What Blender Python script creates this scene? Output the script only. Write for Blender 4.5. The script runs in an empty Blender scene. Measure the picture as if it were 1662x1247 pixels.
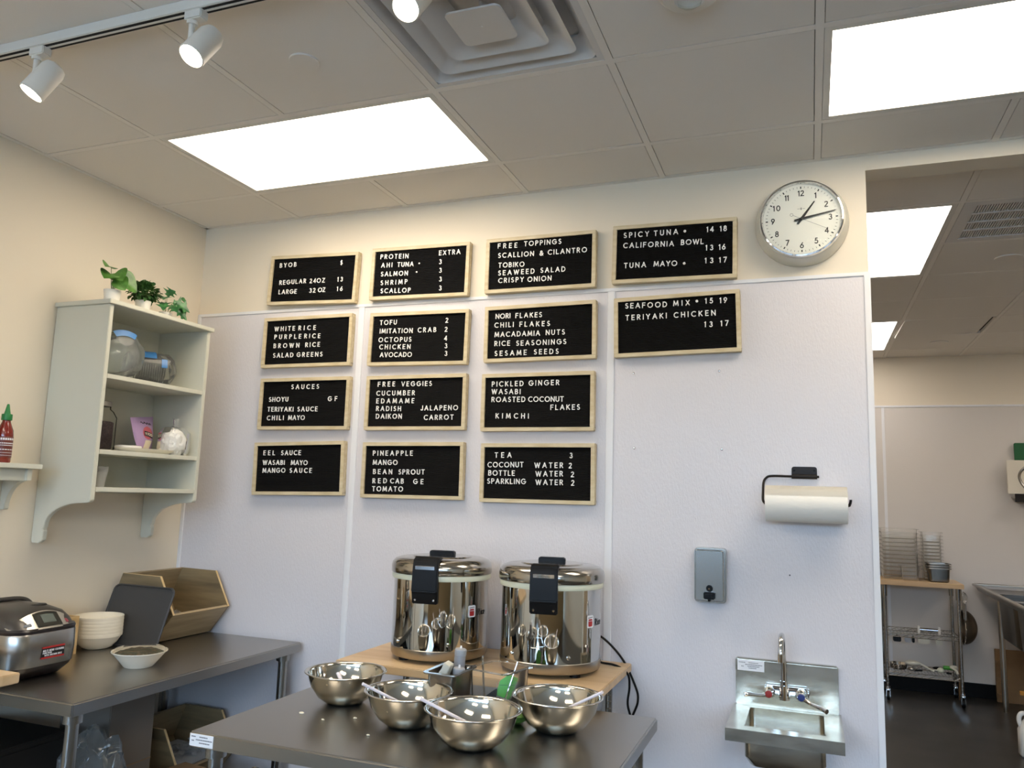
import bpy, bmesh, math, random
from mathutils import Vector, Matrix, noise
random.seed(7)
S = bpy.context.scene
COL = S.collection
R = math.radians
PI = math.pi

# ---------------------------------------------------------------- camera
cam_d = bpy.data.cameras.new('camera')
cam = bpy.data.objects.new('camera', cam_d)
COL.objects.link(cam)
cam_d.sensor_fit = 'HORIZONTAL'
cam_d.sensor_width = 36.0
cam_d.lens = 36.0 * 1279.38 / 1662
cam_d.clip_start = 0.05
_r = Vector((0.93585344, 0.3510539, 0.03065113))
_u = Vector((0.0203904, -0.14078138, 0.98983071))
_f = Vector((-0.35179904, 0.92571149, 0.13890887))
cam.matrix_world = Matrix(((_r.x, _u.x, -_f.x, 2.97629), (_r.y, _u.y, -_f.y, -3.19421),
                           (_r.z, _u.z, -_f.z, 1.56334), (0, 0, 0, 1)))
S.camera = cam

# ---------------------------------------------------------------- daylight outside the shop front, exposure
world = bpy.data.worlds.new('daylight')
S.world = world
world.use_nodes = True
bg = world.node_tree.nodes['Background']
bg.inputs['Color'].default_value = (0.48, 0.70, 1.0, 1)
bg.inputs['Strength'].default_value = 18.0
S.view_settings.view_transform = 'Standard'
S.view_settings.look = 'None'
S.view_settings.gamma = 1.0
S.view_settings.use_curve_mapping = False
S.view_settings.exposure = 0.0
S.cycles.transparent_max_bounces = 64
S.cycles.max_bounces = 10
PANEL = 11.0
PANEL_KITCHEN = 8.6
#            # glow of the ceiling light panels
SPOT_W = 8.0          # track spots, watts
WARM = (1.0, 0.87, 0.70)


def area(name, loc, rot, sx, sy, energy=0, color=(1, 1, 1), portal=False):
    l = bpy.data.lights.new(name, 'AREA')
    l.shape = 'RECTANGLE'
    l.size, l.size_y = sx, sy
    l.energy, l.color = energy, color
    if portal:
        l.cycles.is_portal = True
    o = bpy.data.objects.new(name, l)
    COL.objects.link(o)
    o.location, o.rotation_euler = loc, rot
    return o


# the three shop-front windows let the daylight in (portals only guide the sampling)
for k in range(3):
    area('window_portal', (1.25 + 2.15 * k, -6.93, 1.55), (R(90), 0, 0), 1.95, 2.5, portal=True)

# ---------------------------------------------------------------- materials


def lin(h):
    h = h.lstrip('#')
    v = [int(h[i:i + 2], 16) / 255 for i in (0, 2, 4)]
    return tuple(c / 12.92 if c <= .04045 else ((c + .055) / 1.055) ** 2.4 for c in v) + (1,)


def mat(name, color, rough=.5, metal=0.0, spec=.5, coat=0.0, bump=None, vary=None, emit=None, aniso=0.0, trans=0.0, sss=0.0):
    """principled material; bump=(scale xyz, strength, distance), vary=(scale xyz, color2, lo, hi)"""
    m = bpy.data.materials.new(name)
    m.use_nodes = True
    nt = m.node_tree
    b = nt.nodes['Principled BSDF']
    c = lin(color) if isinstance(color, str) else tuple(color) + (1,)
    b.inputs['Base Color'].default_value = c
    b.inputs['Roughness'].default_value = rough
    b.inputs['Metallic'].default_value = metal
    b.inputs['Specular IOR Level'].default_value = spec
    b.inputs['Coat Weight'].default_value = coat
    b.inputs['Anisotropic'].default_value = aniso
    b.inputs['Transmission Weight'].default_value = trans
    b.inputs['Subsurface Weight'].default_value = sss
    if emit:
        b.inputs['Emission Color'].default_value = tuple(emit[0]) + (1,)
        b.inputs['Emission Strength'].default_value = emit[1]
    if bump or vary:
        tc = nt.nodes.new('ShaderNodeTexCoord')
    if vary:
        mp = nt.nodes.new('ShaderNodeMapping')
        mp.inputs['Scale'].default_value = vary[0]
        n = nt.nodes.new('ShaderNodeTexNoise')
        n.inputs['Scale'].default_value = 1
        n.inputs['Detail'].default_value = 4
        cr = nt.nodes.new('ShaderNodeValToRGB')
        cr.color_ramp.elements[0].color = c
        cr.color_ramp.elements[1].color = lin(vary[1])
        cr.color_ramp.elements[0].position = vary[2]
        cr.color_ramp.elements[1].position = vary[3]
        nt.links.new(tc.outputs['Object'], mp.inputs['Vector'])
        nt.links.new(mp.outputs['Vector'], n.inputs['Vector'])
        nt.links.new(n.outputs['Fac'], cr.inputs['Fac'])
        nt.links.new(cr.outputs['Color'], b.inputs['Base Color'])
    if bump:
        mp = nt.nodes.new('ShaderNodeMapping')
        mp.inputs['Scale'].default_value = bump[0]
        n = nt.nodes.new('ShaderNodeTexNoise')
        n.inputs['Scale'].default_value = 1
        n.inputs['Detail'].default_value = 2
        bp = nt.nodes.new('ShaderNodeBump')
        bp.inputs['Strength'].default_value = bump[1]
        bp.inputs['Distance'].default_value = bump[2]
        nt.links.new(tc.outputs['Object'], mp.inputs['Vector'])
        nt.links.new(mp.outputs['Vector'], n.inputs['Vector'])
        nt.links.new(n.outputs['Fac'], bp.inputs['Height'])
        nt.links.new(bp.outputs['Normal'], b.inputs['Normal'])
    return m


def ridged(name, color, axis, pitch, depth, rough=.8):
    """fine parallel ridges (letter-board felt, beadboard)"""
    m = mat(name, color, rough, spec=.15)
    nt = m.node_tree
    tc = nt.nodes.new('ShaderNodeTexCoord')
    w = nt.nodes.new('ShaderNodeTexWave')
    w.wave_type = 'BANDS'
    w.bands_direction = axis
    w.inputs['Scale'].default_value = 2 * PI / pitch / 20
    bp = nt.nodes.new('ShaderNodeBump')
    bp.inputs['Strength'].default_value = 1
    bp.inputs['Distance'].default_value = depth
    nt.links.new(tc.outputs['Object'], w.inputs['Vector'])
    nt.links.new(w.outputs['Fac'], bp.inputs['Height'])
    nt.links.new(bp.outputs['Normal'], nt.nodes['Principled BSDF'].inputs['Normal'])
    return m


def planks(name, c1, c2, scale, rough=.45, plank=None, c3=None):
    """wood with long grain; plank=(axis index, width) varies the tone board by board"""
    m = mat(name, c1, rough, vary=(scale, c2, .32, .68))
    if plank:
        nt = m.node_tree
        b = nt.nodes['Principled BSDF']
        src = b.inputs['Base Color'].links[0].from_socket
        tc = nt.nodes.new('ShaderNodeTexCoord')
        sp = nt.nodes.new('ShaderNodeSeparateXYZ')
        dv = nt.nodes.new('ShaderNodeMath'); dv.operation = 'DIVIDE'; dv.inputs[1].default_value = plank[1]
        fl = nt.nodes.new('ShaderNodeMath'); fl.operation = 'FLOOR'
        wn = nt.nodes.new('ShaderNodeTexWhiteNoise'); wn.noise_dimensions = '1D'
        mx = nt.nodes.new('ShaderNodeMix'); mx.data_type = 'RGBA'; mx.blend_type = 'MIX'
        mu = nt.nodes.new('ShaderNodeMath'); mu.operation = 'MULTIPLY'; mu.inputs[1].default_value = .6
        nt.links.new(tc.outputs['Object'], sp.inputs[0])
        nt.links.new(sp.outputs[plank[0]], dv.inputs[0])
        nt.links.new(dv.outputs[0], fl.inputs[0])
        nt.links.new(fl.outputs[0], wn.inputs['W'])
        nt.links.new(wn.outputs['Value'], mu.inputs[0])
        nt.links.new(mu.outputs[0], mx.inputs['Factor'])
        nt.links.new(src, mx.inputs['A'])
        mx.inputs['B'].default_value = lin(c3 or c2)
        nt.links.new(mx.outputs['Result'], b.inputs['Base Color'])
    return m


def clear(name, tint=(1, 1, 1), gloss=.25, rough=.05, frost=0.0, milk=(1, 1, 1)):
    """thin see-through plastic or glass: transparent + glossy by facing, a little milky scatter"""
    m = bpy.data.materials.new(name)
    m.use_nodes = True
    nt = m.node_tree
    nt.nodes.remove(nt.nodes['Principled BSDF'])
    out = nt.nodes['Material Output']
    t = nt.nodes.new('ShaderNodeBsdfTransparent'); t.inputs['Color'].default_value = tuple(tint) + (1,)
    g = nt.nodes.new('ShaderNodeBsdfGlossy'); g.inputs['Roughness'].default_value = rough
    lw = nt.nodes.new('ShaderNodeLayerWeight'); lw.inputs['Blend'].default_value = gloss
    mx = nt.nodes.new('ShaderNodeMixShader')
    d = nt.nodes.new('ShaderNodeBsdfDiffuse'); d.inputs['Color'].default_value = tuple(milk) + (1,)
    m2 = nt.nodes.new('ShaderNodeMixShader'); m2.inputs[0].default_value = frost
    nt.links.new(lw.outputs['Fresnel'], mx.inputs[0])
    nt.links.new(t.outputs[0], mx.inputs[1]); nt.links.new(g.outputs[0], mx.inputs[2])
    nt.links.new(mx.outputs[0], m2.inputs[1]); nt.links.new(d.outputs[0], m2.inputs[2])
    nt.links.new(m2.outputs[0], out.inputs['Surface'])
    return m


M = {}
M['paint'] = mat('wall_paint', '#e3d8c4', .7, bump=((90, 90, 90), .06, .002))
M['frp'] = mat('pebbled_wall_panel', '#d6d3d6', .27, bump=((210, 210, 70), .6, .002), spec=.5)
M['frp_back'] = mat('pebbled_wall_panel_kitchen', '#d3cdc6', .4, bump=((190, 190, 75), .25, .0016))
M['pvc'] = mat('white_plastic_trim', '#e2e2e4', .35)
M['tile'] = mat('ceiling_tile', '#e4dfd7', .9, bump=((220, 220, 220), .25, .001))
M['grid'] = mat('ceiling_grid', '#e6e1d9', .5)
M['dark'] = mat('dark_void', '#171716', .9)
M['floor'] = mat('dark_concrete', '#2c2a27', .34, vary=((3, 3, 3), '#403d39', .35, .7), bump=((14, 14, 14), .05, .003))
M['cove'] = mat('black_cove_base', '#0b0b0b', .6, spec=.15)
M['panel_glow'] = mat('light_panel', '#ffffff', .5, emit=(WARM, PANEL))
M['panel_glow_kitchen'] = mat('kitchen_light_panel', '#ffffff', .5, emit=((1, .91, .83), PANEL_KITCHEN))
M['spot_glow'] = mat('spot_lens', '#ffffff', .3, emit=((1, .86, .62), 40))
M['white_metal'] = mat('white_enamel', '#dbd8d0', .45)
M['vent'] = mat('vent_enamel', '#d3d0cc', .45)
M['oak'] = planks('pale_frame_wood', '#d6c8a8', '#c4b28c', (14, 60, 60), .5)
M['felt'] = ridged('ridged_black_felt', '#0b0b0d', 'Z', .0055, .0022, .75)
M['letter'] = mat('white_plastic_letter', '#f2f0ec', .4)
M['black'] = mat('black_plastic', '#0a0a0b', .42, spec=.2)
M['blackm'] = mat('black_metal', '#231f1d', .42, .6)
M['steel'] = mat('brushed_steel', '#a9a7a2', .27, 1, bump=((6, 320, 6), .12, .0006), aniso=.3)
M['steel_top'] = mat('brushed_steel_top', '#a5a29c', .3, 1, bump=((5, 260, 260), .05, .0004))
M['sink_steel'] = mat('sink_steel', '#cfcabc', .27, 1, vary=((9, 9, 30), '#aaa598', .4, .75), bump=((6, 6, 200), .05, .0006))
M['polish'] = mat('polished_steel', '#c9c7c2', .045, 1)
M['bowl'] = mat('mixing_bowl_steel', '#d6d2c8', .09, 1)
M['chrome'] = mat('chrome', '#d8d8d8', .06, 1)
M['dispenser'] = mat('dispenser_steel', '#a6a6a2', .24, 1, bump=((6, 320, 6), .1, .0006))
M['sinkbowl'] = mat('sink_bowl_steel', '#64605a', .3, 1)
M['pan_steel'] = mat('dull_pan_steel', '#7d7870', .28, 1)
M['satin'] = mat('satin_steel', '#a9a49b', .3, 1)
M['cream'] = mat('cream_gasket', '#dfe0c8', .4)
M['butcher'] = planks('butcher_block', '#d2b48a', '#bf9d70', (2.5, 22, 22), .4, (1, .042), '#dfc6a0')
M['butcher_y'] = planks('butcher_block_lengthwise', '#cda878', '#b58e5e', (22, 2.5, 22), .4, (0, .042), '#dcbc90')
M['crate'] = planks('acacia_crate', '#a3906f', '#837256', (30, 3, 34), .5)
M['crate_edge'] = planks('pale_crate_edge', '#d8be90', '#c8aa78', (20, 3, 20), .5)
M['crate_end'] = planks('acacia_crate_end', '#93805f', '#6c5d45', (3, 30, 26), .5)
M['cab'] = mat('painted_cabinet', '#d2d1c2', .42)
M['bead'] = ridged('beadboard', '#d0cfc0', 'Y', .085, .002, .45)
M['paper'] = mat('paper_towel', '#f0ede4', .9, bump=((30, 40, 60), .35, .003))
M['card'] = mat('cardboard', '#7d6142', .85, vary=((5, 5, 5), '#8c6f4d', .3, .7))
M['darkbox'] = mat('dark_box', '#231f1b', .7, spec=.2)
M['card_grey'] = mat('grey_cardboard', '#6b6258', .85)
M['white'] = mat('white_plastic', '#e6e3dc', .4)
M['bagasse'] = mat('fibre_bowl', '#e8e2d2', .75)
M['tray'] = mat('charcoal_tray', '#3a3a3b', .5, bump=((160, 160, 160), .2, .001))
M['pot'] = mat('white_pot', '#e8e5dc', .45)
M['leaf_a'] = mat('pothos_leaf', '#3f6a28', .4, vary=((40, 40, 40), '#5c8a3c', .4, .7))
M['leaf_b'] = mat('shrub_leaf', '#33582a', .5, vary=((60, 60, 60), '#4d7a38', .4, .7))
M['leaf_c'] = mat('monstera_leaf', '#2c6135', .4, vary=((40, 40, 40), '#5b9455', .45, .75))
M['stem'] = mat('plant_stem', '#5f7a3c', .5)
M['clear'] = clear('clear_plastic', (.985, .99, .988), .14, .06, .02)
M['film'] = clear('plastic_film', (.97, .98, .985), .24, .07, .05)
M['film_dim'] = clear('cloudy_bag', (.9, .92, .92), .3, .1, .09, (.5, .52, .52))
M['glass'] = clear('glass', (.95, .96, .95), .12, .02)
M['pane'] = clear('window_glass', (.96, .97, .97), .2, .0)
M['frosted'] = clear('translucent_cup', (.9, .9, .88), .3, .2, .4, (.9, .9, .86))
M['blueprint'] = mat('blue_print', '#3b78b4', .4)
M['bean'] = mat('dark_beans', '#2a1f22', .6, vary=((120, 120, 120), '#4a3a3a', .45, .7), bump=((110, 110, 110), .8, .006))
M['lilac'] = mat('lilac_pouch', '#b79bc4', .4, bump=((25, 25, 25), .4, .006))
M['red'] = mat('red_print', '#b22a2a', .45)
M['pinkred'] = mat('pink_print', '#c4606c', .45)
M['inkblack'] = mat('black_print', '#121214', .5)
M['creamprint'] = mat('cream_print', '#e7dcc0', .5)
M['labelwhite'] = mat('white_label', '#e8e8ea', .45)
M['ink'] = mat('grey_ink', '#55555c', .6)
M['chili'] = mat('chili_sauce', '#7a1c10', .2, coat=.6)
M['capgreen'] = mat('green_cap', '#1f7a3c', .4)
M['green'] = mat('green_plastic', '#4fae3e', .35)
M['darkgreen'] = mat('green_board', '#0f5a2e', .5)
M['boardwhite'] = mat('white_cutting_board', '#dcd6c6', .5)
M['greycap'] = mat('grey_plastic', '#a2a4a8', .45)
M['cookerlid'] = mat('cooker_lid', '#4a4642', .32, .3)
M['cookerbase'] = mat('cooker_base', '#221e20', .3)
M['silver'] = mat('silver_plastic', '#c9c4b8', .28, .7)
M['lcd'] = mat('lcd_screen', '#8d958c', .25)
M['lcdframe'] = mat('lcd_frame', '#4c4a42', .3)
M['salad'] = mat('salad_mix', '#2b3518', .6, vary=((70, 70, 70), '#5e4a2a', .4, .65), bump=((120, 120, 120), .9, .01))
M['packet'] = mat('white_packets', '#c9ccd0', .4)
M['mesh'] = mat('wire_mesh', '#6a5f50', .45, .7)
M['bluebtn'] = mat('blue_button', '#1d2f6e', .3)
M['redbtn'] = mat('red_button', '#8e1f1c', .3)
M['face'] = mat('clock_face', '#e6e4da', .5)
M['clockbody'] = mat('clock_body', '#cfcdc2', .3, .25)
M['wire'] = mat('chrome_wire', '#9c9a96', .22, 1)
M['paleblock'] = mat('pale_block', '#cfccbd', .6)

M['stackclear'] = clear('stacked_clear_plastic', (.97, .97, .96), .22, .08, .04)
M['orange'] = mat('orange_plastic', '#c98a2a', .4)

# ---------------------------------------------------------------- mesh helpers


def box(bm, x0, x1, y0, y1, z0, z1, mx=None):
    v = [bm.verts.new(p) for p in ((x0, y0, z0), (x1, y0, z0), (x1, y1, z0), (x0, y1, z0),
                                   (x0, y0, z1), (x1, y0, z1), (x1, y1, z1), (x0, y1, z1))]
    for f in ((0, 3, 2, 1), (4, 5, 6, 7), (0, 1, 5, 4), (1, 2, 6, 5), (2, 3, 7, 6), (3, 0, 4, 7)):
        bm.faces.new([v[i] for i in f])
    if mx is not None:
        bmesh.ops.transform(bm, matrix=mx, verts=v)
    return v


def prism(bm, poly, axis, a, b):
    """polygon given in the two other axes (cyclic order kept: x->(y,z), y->(x,z), z->(x,y)), extruded from a to b"""
    def P(u, v, w):
        return {'x': (w, u, v), 'y': (u, w, v), 'z': (u, v, w)}[axis]
    n = len(poly)
    A = [bm.verts.new(P(u, v, a)) for u, v in poly]
    B = [bm.verts.new(P(u, v, b)) for u, v in poly]
    bm.faces.new(A); bm.faces.new(B[::-1])
    for i in range(n):
        bm.faces.new((A[i], B[i], B[(i + 1) % n], A[(i + 1) % n]))
    return A + B


def rrect(w, h, r, n=5, cx=0, cy=0):
    pts = []
    for sx, sy, a0 in ((1, 1, 0), (-1, 1, 90), (-1, -1, 180), (1, -1, 270)):
        for k in range(n + 1):
            a = R(a0 + 90 * k / n)
            pts.append((cx + sx * (w / 2 - r) + r * math.cos(a), cy + sy * (h / 2 - r) + r * math.sin(a)))
    return pts


def lathe(bm, prof, seg=48, c=(0, 0, 0), mx=None, sx=1, sy=1):
    rings, made = [], []
    for r, z in prof:
        if r < 1e-6:
            ring = [bm.verts.new((c[0], c[1], c[2] + z))]
        else:
            ring = [bm.verts.new((c[0] + sx * r * math.cos(2 * PI * k / seg), c[1] + sy * r * math.sin(2 * PI * k / seg), c[2] + z)) for k in range(seg)]
        rings.append(ring); made += ring
    for A, B in zip(rings, rings[1:]):
        if len(A) == 1 and len(B) == 1:
            continue
        for k in range(seg):
            j = (k + 1) % seg
            if len(A) == 1:
                bm.faces.new((A[0], B[j], B[k]))
            elif len(B) == 1:
                bm.faces.new((A[k], A[j], B[0]))
            else:
                bm.faces.new((A[k], A[j], B[j], B[k]))
    if mx is not None:
        bmesh.ops.transform(bm, matrix=mx, verts=made)
    return made


def smooth_path(pts, n=8):
    """Catmull-Rom through the points"""
    P = [Vector(p) for p in pts]
    P = [2 * P[0] - P[1]] + P + [2 * P[-1] - P[-2]]
    out = []
    for i in range(1, len(P) - 2):
        a, b, c, d = P[i - 1:i + 3]
        for k in range(n):
            t = k / n
            out.append(.5 * ((2 * b) + (c - a) * t + (2 * a - 5 * b + 4 * c - d) * t * t + (3 * b - a - 3 * c + d) * t ** 3))
    return out + [P[-2]]


def tube(bm, pts, r, seg=10):
    P = [Vector(p) for p in pts]
    n = len(P)
    rr = r if isinstance(r, (list, tuple)) else [r] * n
    prev = None
    rings = []
    for i in range(n):
        t = (P[min(i + 1, n - 1)] - P[max(i - 1, 0)]).normalized()
        if prev is None:
            a = Vector((0, 0, 1)) if abs(t.z) < .9 else Vector((1, 0, 0))
            u = t.cross(a).normalized()
        else:
            u = (prev - t * prev.dot(t)).normalized()
        prev = u
        w = t.cross(u)
        rings.append([bm.verts.new(P[i] + rr[i] * (u * math.cos(2 * PI * k / seg) + w * math.sin(2 * PI * k / seg))) for k in range(seg)])
    for A, B in zip(rings, rings[1:]):
        for k in range(seg):
            bm.faces.new((A[k], A[(k + 1) % seg], B[(k + 1) % seg], B[k]))
    bm.faces.new(rings[0][::-1]); bm.faces.new(rings[-1])


def cyl(bm, p0, p1, r, seg=20, r1=None):
    tube(bm, [p0, p1], [r, r if r1 is None else r1], seg)


def obj(name, bm, m, parent=None, bevel=0.0, sharp=35, loc=None, rot=None, seg=2, flip=True):
    if bevel:
        bmesh.ops.remove_doubles(bm, verts=bm.verts, dist=1e-6)
    if flip:
        bmesh.ops.recalc_face_normals(bm, faces=bm.faces)
    if bevel:
        e = [x for x in bm.edges if len(x.link_faces) == 2 and x.calc_face_angle(0) > R(30)]
        bmesh.ops.bevel(bm, geom=e, offset=bevel, segments=seg, affect='EDGES', clamp_overlap=True)
    me = bpy.data.meshes.new(name)
    bm.to_mesh(me); bm.free()
    me.materials.append(M[m] if isinstance(m, str) else m)
    me.polygons.foreach_set('use_smooth', [True] * len(me.polygons))
    me.set_sharp_from_angle(angle=R(sharp))
    o = bpy.data.objects.new(name, me)
    COL.objects.link(o)
    if parent:
        o.parent = parent
    if loc:
        o.location = loc
    if rot:
        o.rotation_euler = rot
    return o


def nb():
    return bmesh.new()


def B(*a):
    bm = bmesh.new()
    box(bm, *a)
    return bm


def tag(o, label, cat, group=None, kind=None):
    o['label'] = label
    o['category'] = cat
    if group:
        o['group'] = group
    if kind:
        o['kind'] = kind
    return o


def thing(name, label, cat, loc=(0, 0, 0), rot=(0, 0, 0), group=None):
    o = bpy.data.objects.new(name, None)
    o.empty_display_size = .1
    COL.objects.link(o)
    o.location = loc
    o.rotation_euler = rot
    return tag(o, label, cat, group)


def struct(name, bm, m, parent=None, **k):
    o = obj(name, bm, m, parent, **k)
    if parent is None:
        o['kind'] = 'structure'
    return o


def dup(root, loc, label, rot=None):
    """a copy of a thing with copies of its parts and sub-parts"""
    r = root.copy(); COL.objects.link(r); r.location = loc
    if rot is not None:
        r.rotation_euler = rot
    r['label'] = label
    for ch in list(root.children):
        c = ch.copy(); COL.objects.link(c); c.parent = r
        for g in list(ch.children):
            d = g.copy(); COL.objects.link(d); d.parent = c
    return r


# stroke lettering -------------------------------------------------------


def arc(cx, cy, rx, ry, a0, a1, n=10):
    return [(cx + rx * math.cos(R(a0 + (a1 - a0) * k / n)), cy + ry * math.sin(R(a0 + (a1 - a0) * k / n))) for k in range(n + 1)]


GLY = {
    ' ': (.35, []),
    'A': (.82, [[(0, 0), (.41, 1), (.82, 0)], [(.15, .34), (.67, .34)]]),
    'B': (.54, [[(0, 0), (0, 1), (.26, 1)] + arc(.26, .77, .22, .23, 90, -90, 6) + [(0, .54)], [(.26, .54)] + arc(.28, .27, .26, .27, 90, -90, 6) + [(0, 0)]]),
    'C': (.8, [arc(.5, .5, .5, .5, 48, 312, 14)]),
    'D': (.72, [[(0, 0), (0, 1), (.24, 1)] + arc(.24, .5, .48, .5, 90, -90) + [(0, 0)]]),
    'E': (.5, [[(.5, 1), (0, 1), (0, 0), (.5, 0)], [(0, .52), (.45, .52)]]),
    'F': (.5, [[(.5, 1), (0, 1), (0, 0)], [(0, .52), (.45, .52)]]),
    'G': (.92, [arc(.48, .5, .48, .5, 45, 358, 15) + [(.55, .48)]]),
    'H': (.66, [[(0, 0), (0, 1)], [(.66, 0), (.66, 1)], [(0, .52), (.66, .52)]]),
    'I': (.0, [[(0, 0), (0, 1)]]),
    'J': (.4, [[(.4, 1), (.4, .22)] + arc(.2, .22, .2, .22, 0, -170, 6)]),
    'K': (.62, [[(0, 0), (0, 1)], [(.58, 1), (0, .42)], [(.18, .58), (.62, 0)]]),
    'L': (.46, [[(0, 1), (0, 0), (.46, 0)]]),
    'M': (.92, [[(0, 0), (.1, 1), (.46, .15), (.82, 1), (.92, 0)]]),
    'N': (.7, [[(0, 0), (0, 1), (.7, 0), (.7, 1)]]),
    'O': (1.0, [arc(.5, .5, .5, .5, 0, 360, 18)]),
    'P': (.52, [[(0, 0), (0, 1), (.26, 1)] + arc(.26, .74, .26, .26, 90, -90, 7) + [(0, .48)]]),
    'R': (.56, [[(0, 0), (0, 1), (.26, 1)] + arc(.26, .75, .25, .25, 90, -90, 7) + [(0, .5)], [(.24, .5), (.56, 0)]]),
    'S': (.5, [arc(.26, .75, .22, .25, 40, 250, 9) + arc(.25, .26, .25, .26, 70, -150, 9)]),
    'T': (.6, [[(0, 1), (.6, 1)], [(.3, 1), (.3, 0)]]),
    'U': (.64, [[(0, 1), (0, .32)] + arc(.32, .32, .32, .32, 180, 360, 8) + [(.64, 1)]]),
    'V': (.76, [[(0, 1), (.38, 0), (.76, 1)]]),
    'W': (1.14, [[(0, 1), (.29, 0), (.57, .95), (.85, 0), (1.14, 1)]]),
    'X': (.68, [[(0, 0), (.66, 1)], [(.02, 1), (.68, 0)]]),
    'Y': (.66, [[(0, 1), (.33, .48), (.66, 1)], [(.33, .48), (.33, 0)]]),
    'Z': (.62, [[(.02, 1), (.62, 1), (0, 0), (.62, 0)]]),
    '0': (.6, [arc(.3, .5, .3, .5, 0, 360, 16)]),
    '1': (.22, [[(0, .82), (.2, 1), (.2, 0)]]),
    '2': (.52, [arc(.26, .74, .24, .26, 165, -30, 8) + [(0, 0), (.52, 0)]]),
    '3': (.48, [arc(.22, .76, .21, .24, 150, -90, 8), arc(.22, .26, .26, .26, 90, -155, 9)]),
    '4': (.6, [[(.44, 0), (.44, 1), (0, .28), (.6, .28)]]),
    '5': (.5, [[(.46, 1), (.14, 1), (.06, .56)] + arc(.22, .32, .28, .32, 115, -150, 9)]),
    '6': (.54, [[(.4, 1), (.06, .46)] + arc(.27, .29, .27, .29, 150, -210, 14)]),
    '7': (.52, [[(0, 1), (.52, 1), (.14, 0)]]),
    '8': (.52, [arc(.26, .76, .21, .24, 0, 360, 12), arc(.26, .27, .26, .27, 0, 360, 12)]),
    '9': (.54, [[(.14, 0), (.48, .54)] + arc(.27, .71, .27, .29, -30, 330, 14)]),
    '$': (.5, [arc(.26, .72, .22, .2, 40, 250, 9) + arc(.25, .3, .25, .22, 70, -150, 9), [(.25, 1.08), (.25, -.08)]]),
    '&': (.75, [[(.72, 0), (.16, .72)] + arc(.33, .8, .18, .2, 190, -20, 8) + [(.1, .38)] + arc(.28, .24, .26, .24, 150, 300, 6) + [(.72, .44)]]),
    '.': (.22, [arc(.11, .5, .1, .1, 0, 360, 8), [(.0, .5), (.22, .5)]]),
    '*': (.34, [[(.17, .3), (.17, .7)], [(.0, .4), (.34, .6)], [(.0, .6), (.34, .4)]]),
    'i': (.0, [[(0, 0), (0, .6)], [(0, .85), (0, .9)]]),
    'c': (.42, [arc(.28, .3, .26, .3, 50, 310, 10)]),
    'e': (.5, [[(.02, .32), (.5, .32)] + arc(.26, .3, .25, .3, 0, 310, 12)]),
    'M_': (.9, [[(0, 0), (0, 1), (.45, .2), (.9, 1), (.9, 0)]]),
}


def letters(bm, text, ul, vl, ur, vr, h, s, f, d0, d1, gapmin=.1):
    """lettering of height h and stroke s from (ul,vl) to (ur,vr) (mid height); f(u,v,d) maps into space, d0 back, d1 front"""
    W = math.hypot(ur - ul, vr - vl) - s
    ang = math.atan2(vr - vl, ur - ul) if len(text) > 1 else 0
    hh = h - s
    g = [GLY[c] for c in text]
    tot = sum(x[0] for x in g) * hh
    n = len(g)
    ws = 1.0
    if n > 1:
        gap = (W - tot) / (n - 1)
        if gap < gapmin * h:
            gap = gapmin * h
            ws = (W - gap * (n - 1)) / tot
    else:
        gap = 0
    ca, sa = math.cos(ang), math.sin(ang)
    x = s / 2 if n > 1 else (W + s - tot) / 2
    kk = 0
    for w, strokes in g:
        for st in strokes:
            for (a, b), (c, d) in zip(st, st[1:]):
                kk += 1
                p = Vector((x + a * hh * ws, (b - .5) * hh)); q = Vector((x + c * hh * ws, (d - .5) * hh))
                t = (q - p)
                L = t.length
                if L < 1e-7:
                    continue
                t /= L
                nrm = Vector((-t.y, t.x)) * s / 2
                e = t * s * (.42 if L > 2 * s else .15)
                cs = [p - e + nrm, p - e - nrm, q + e - nrm, q + e + nrm]
                V = []
                for dd in (d1 - (kk % 7) * 4e-5, d0):
                    V.append([bm.verts.new(f(ul + k.x * ca - k.y * sa, vl + k.x * sa + k.y * ca, dd)) for k in cs])
                bm.faces.new(V[0])
                for i in range(4):
                    bm.faces.new((V[0][i], V[1][i], V[1][(i + 1) % 4], V[0][(i + 1) % 4]))
        x += w * hh * ws + gap


def flat_y(u, v, d):      # lettering on a wall facing -y
    return (u, -d, v)

# ================================================================ the room
H = 2.913                      # ceiling grid height
GX, GY, FT = 0.5895, -0.3456, 0.6096
KY = 4.66                      # far wall of the kitchen behind
struct('floor', B(-.12, 7.1, -7.1, KY + .12, -.1, 0), 'floor')
struct('wall_left', B(-.12, 0, -7.1, 0, 0, 3.0), 'paint')
bm = nb()
box(bm, -.12, 3.2, 0, .12, 0, 3.0); box(bm, 3.2, 5.3, 0, .12, 2.85, 3.0); box(bm, 5.3, 7.0, 0, .12, 0, 3.0)
wb = struct('wall_back', bm, 'paint')
XS = [0.004, .985, 2.203, 3.198]
for a, b in zip(XS, XS[1:]):
    obj('wall_panel', B(a, b, -.003, 0, .1, 2.43), 'frp', wb)
struct('trim_1', B(0, 3.2, -.008, 0, 2.428, 2.444), 'pvc', bevel=.002)
for i, x in enumerate((.985, 2.203)):
    bm = nb(); prism(bm, rrect(.032, .008, .003, 3, x, -.004), 'z', .1, 2.428)
    struct('trim_%d' % (i + 2), bm, 'pvc')
bm = nb(); box(bm, 0, .02, -.009, 0, .1, 2.444); struct('trim_4', bm, 'pvc', bevel=.002)
bm = nb(); box(bm, 3.182, 3.204, -.009, 0, .0, 2.444); box(bm, 3.2, 3.204, 0, .13, 0, 2.444); struct('trim_5', bm, 'pvc', bevel=.0015)
struct('baseboard_back', B(.02, 3.18, -.012, 0, 0, .1), 'cove', bevel=.003)
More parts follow.
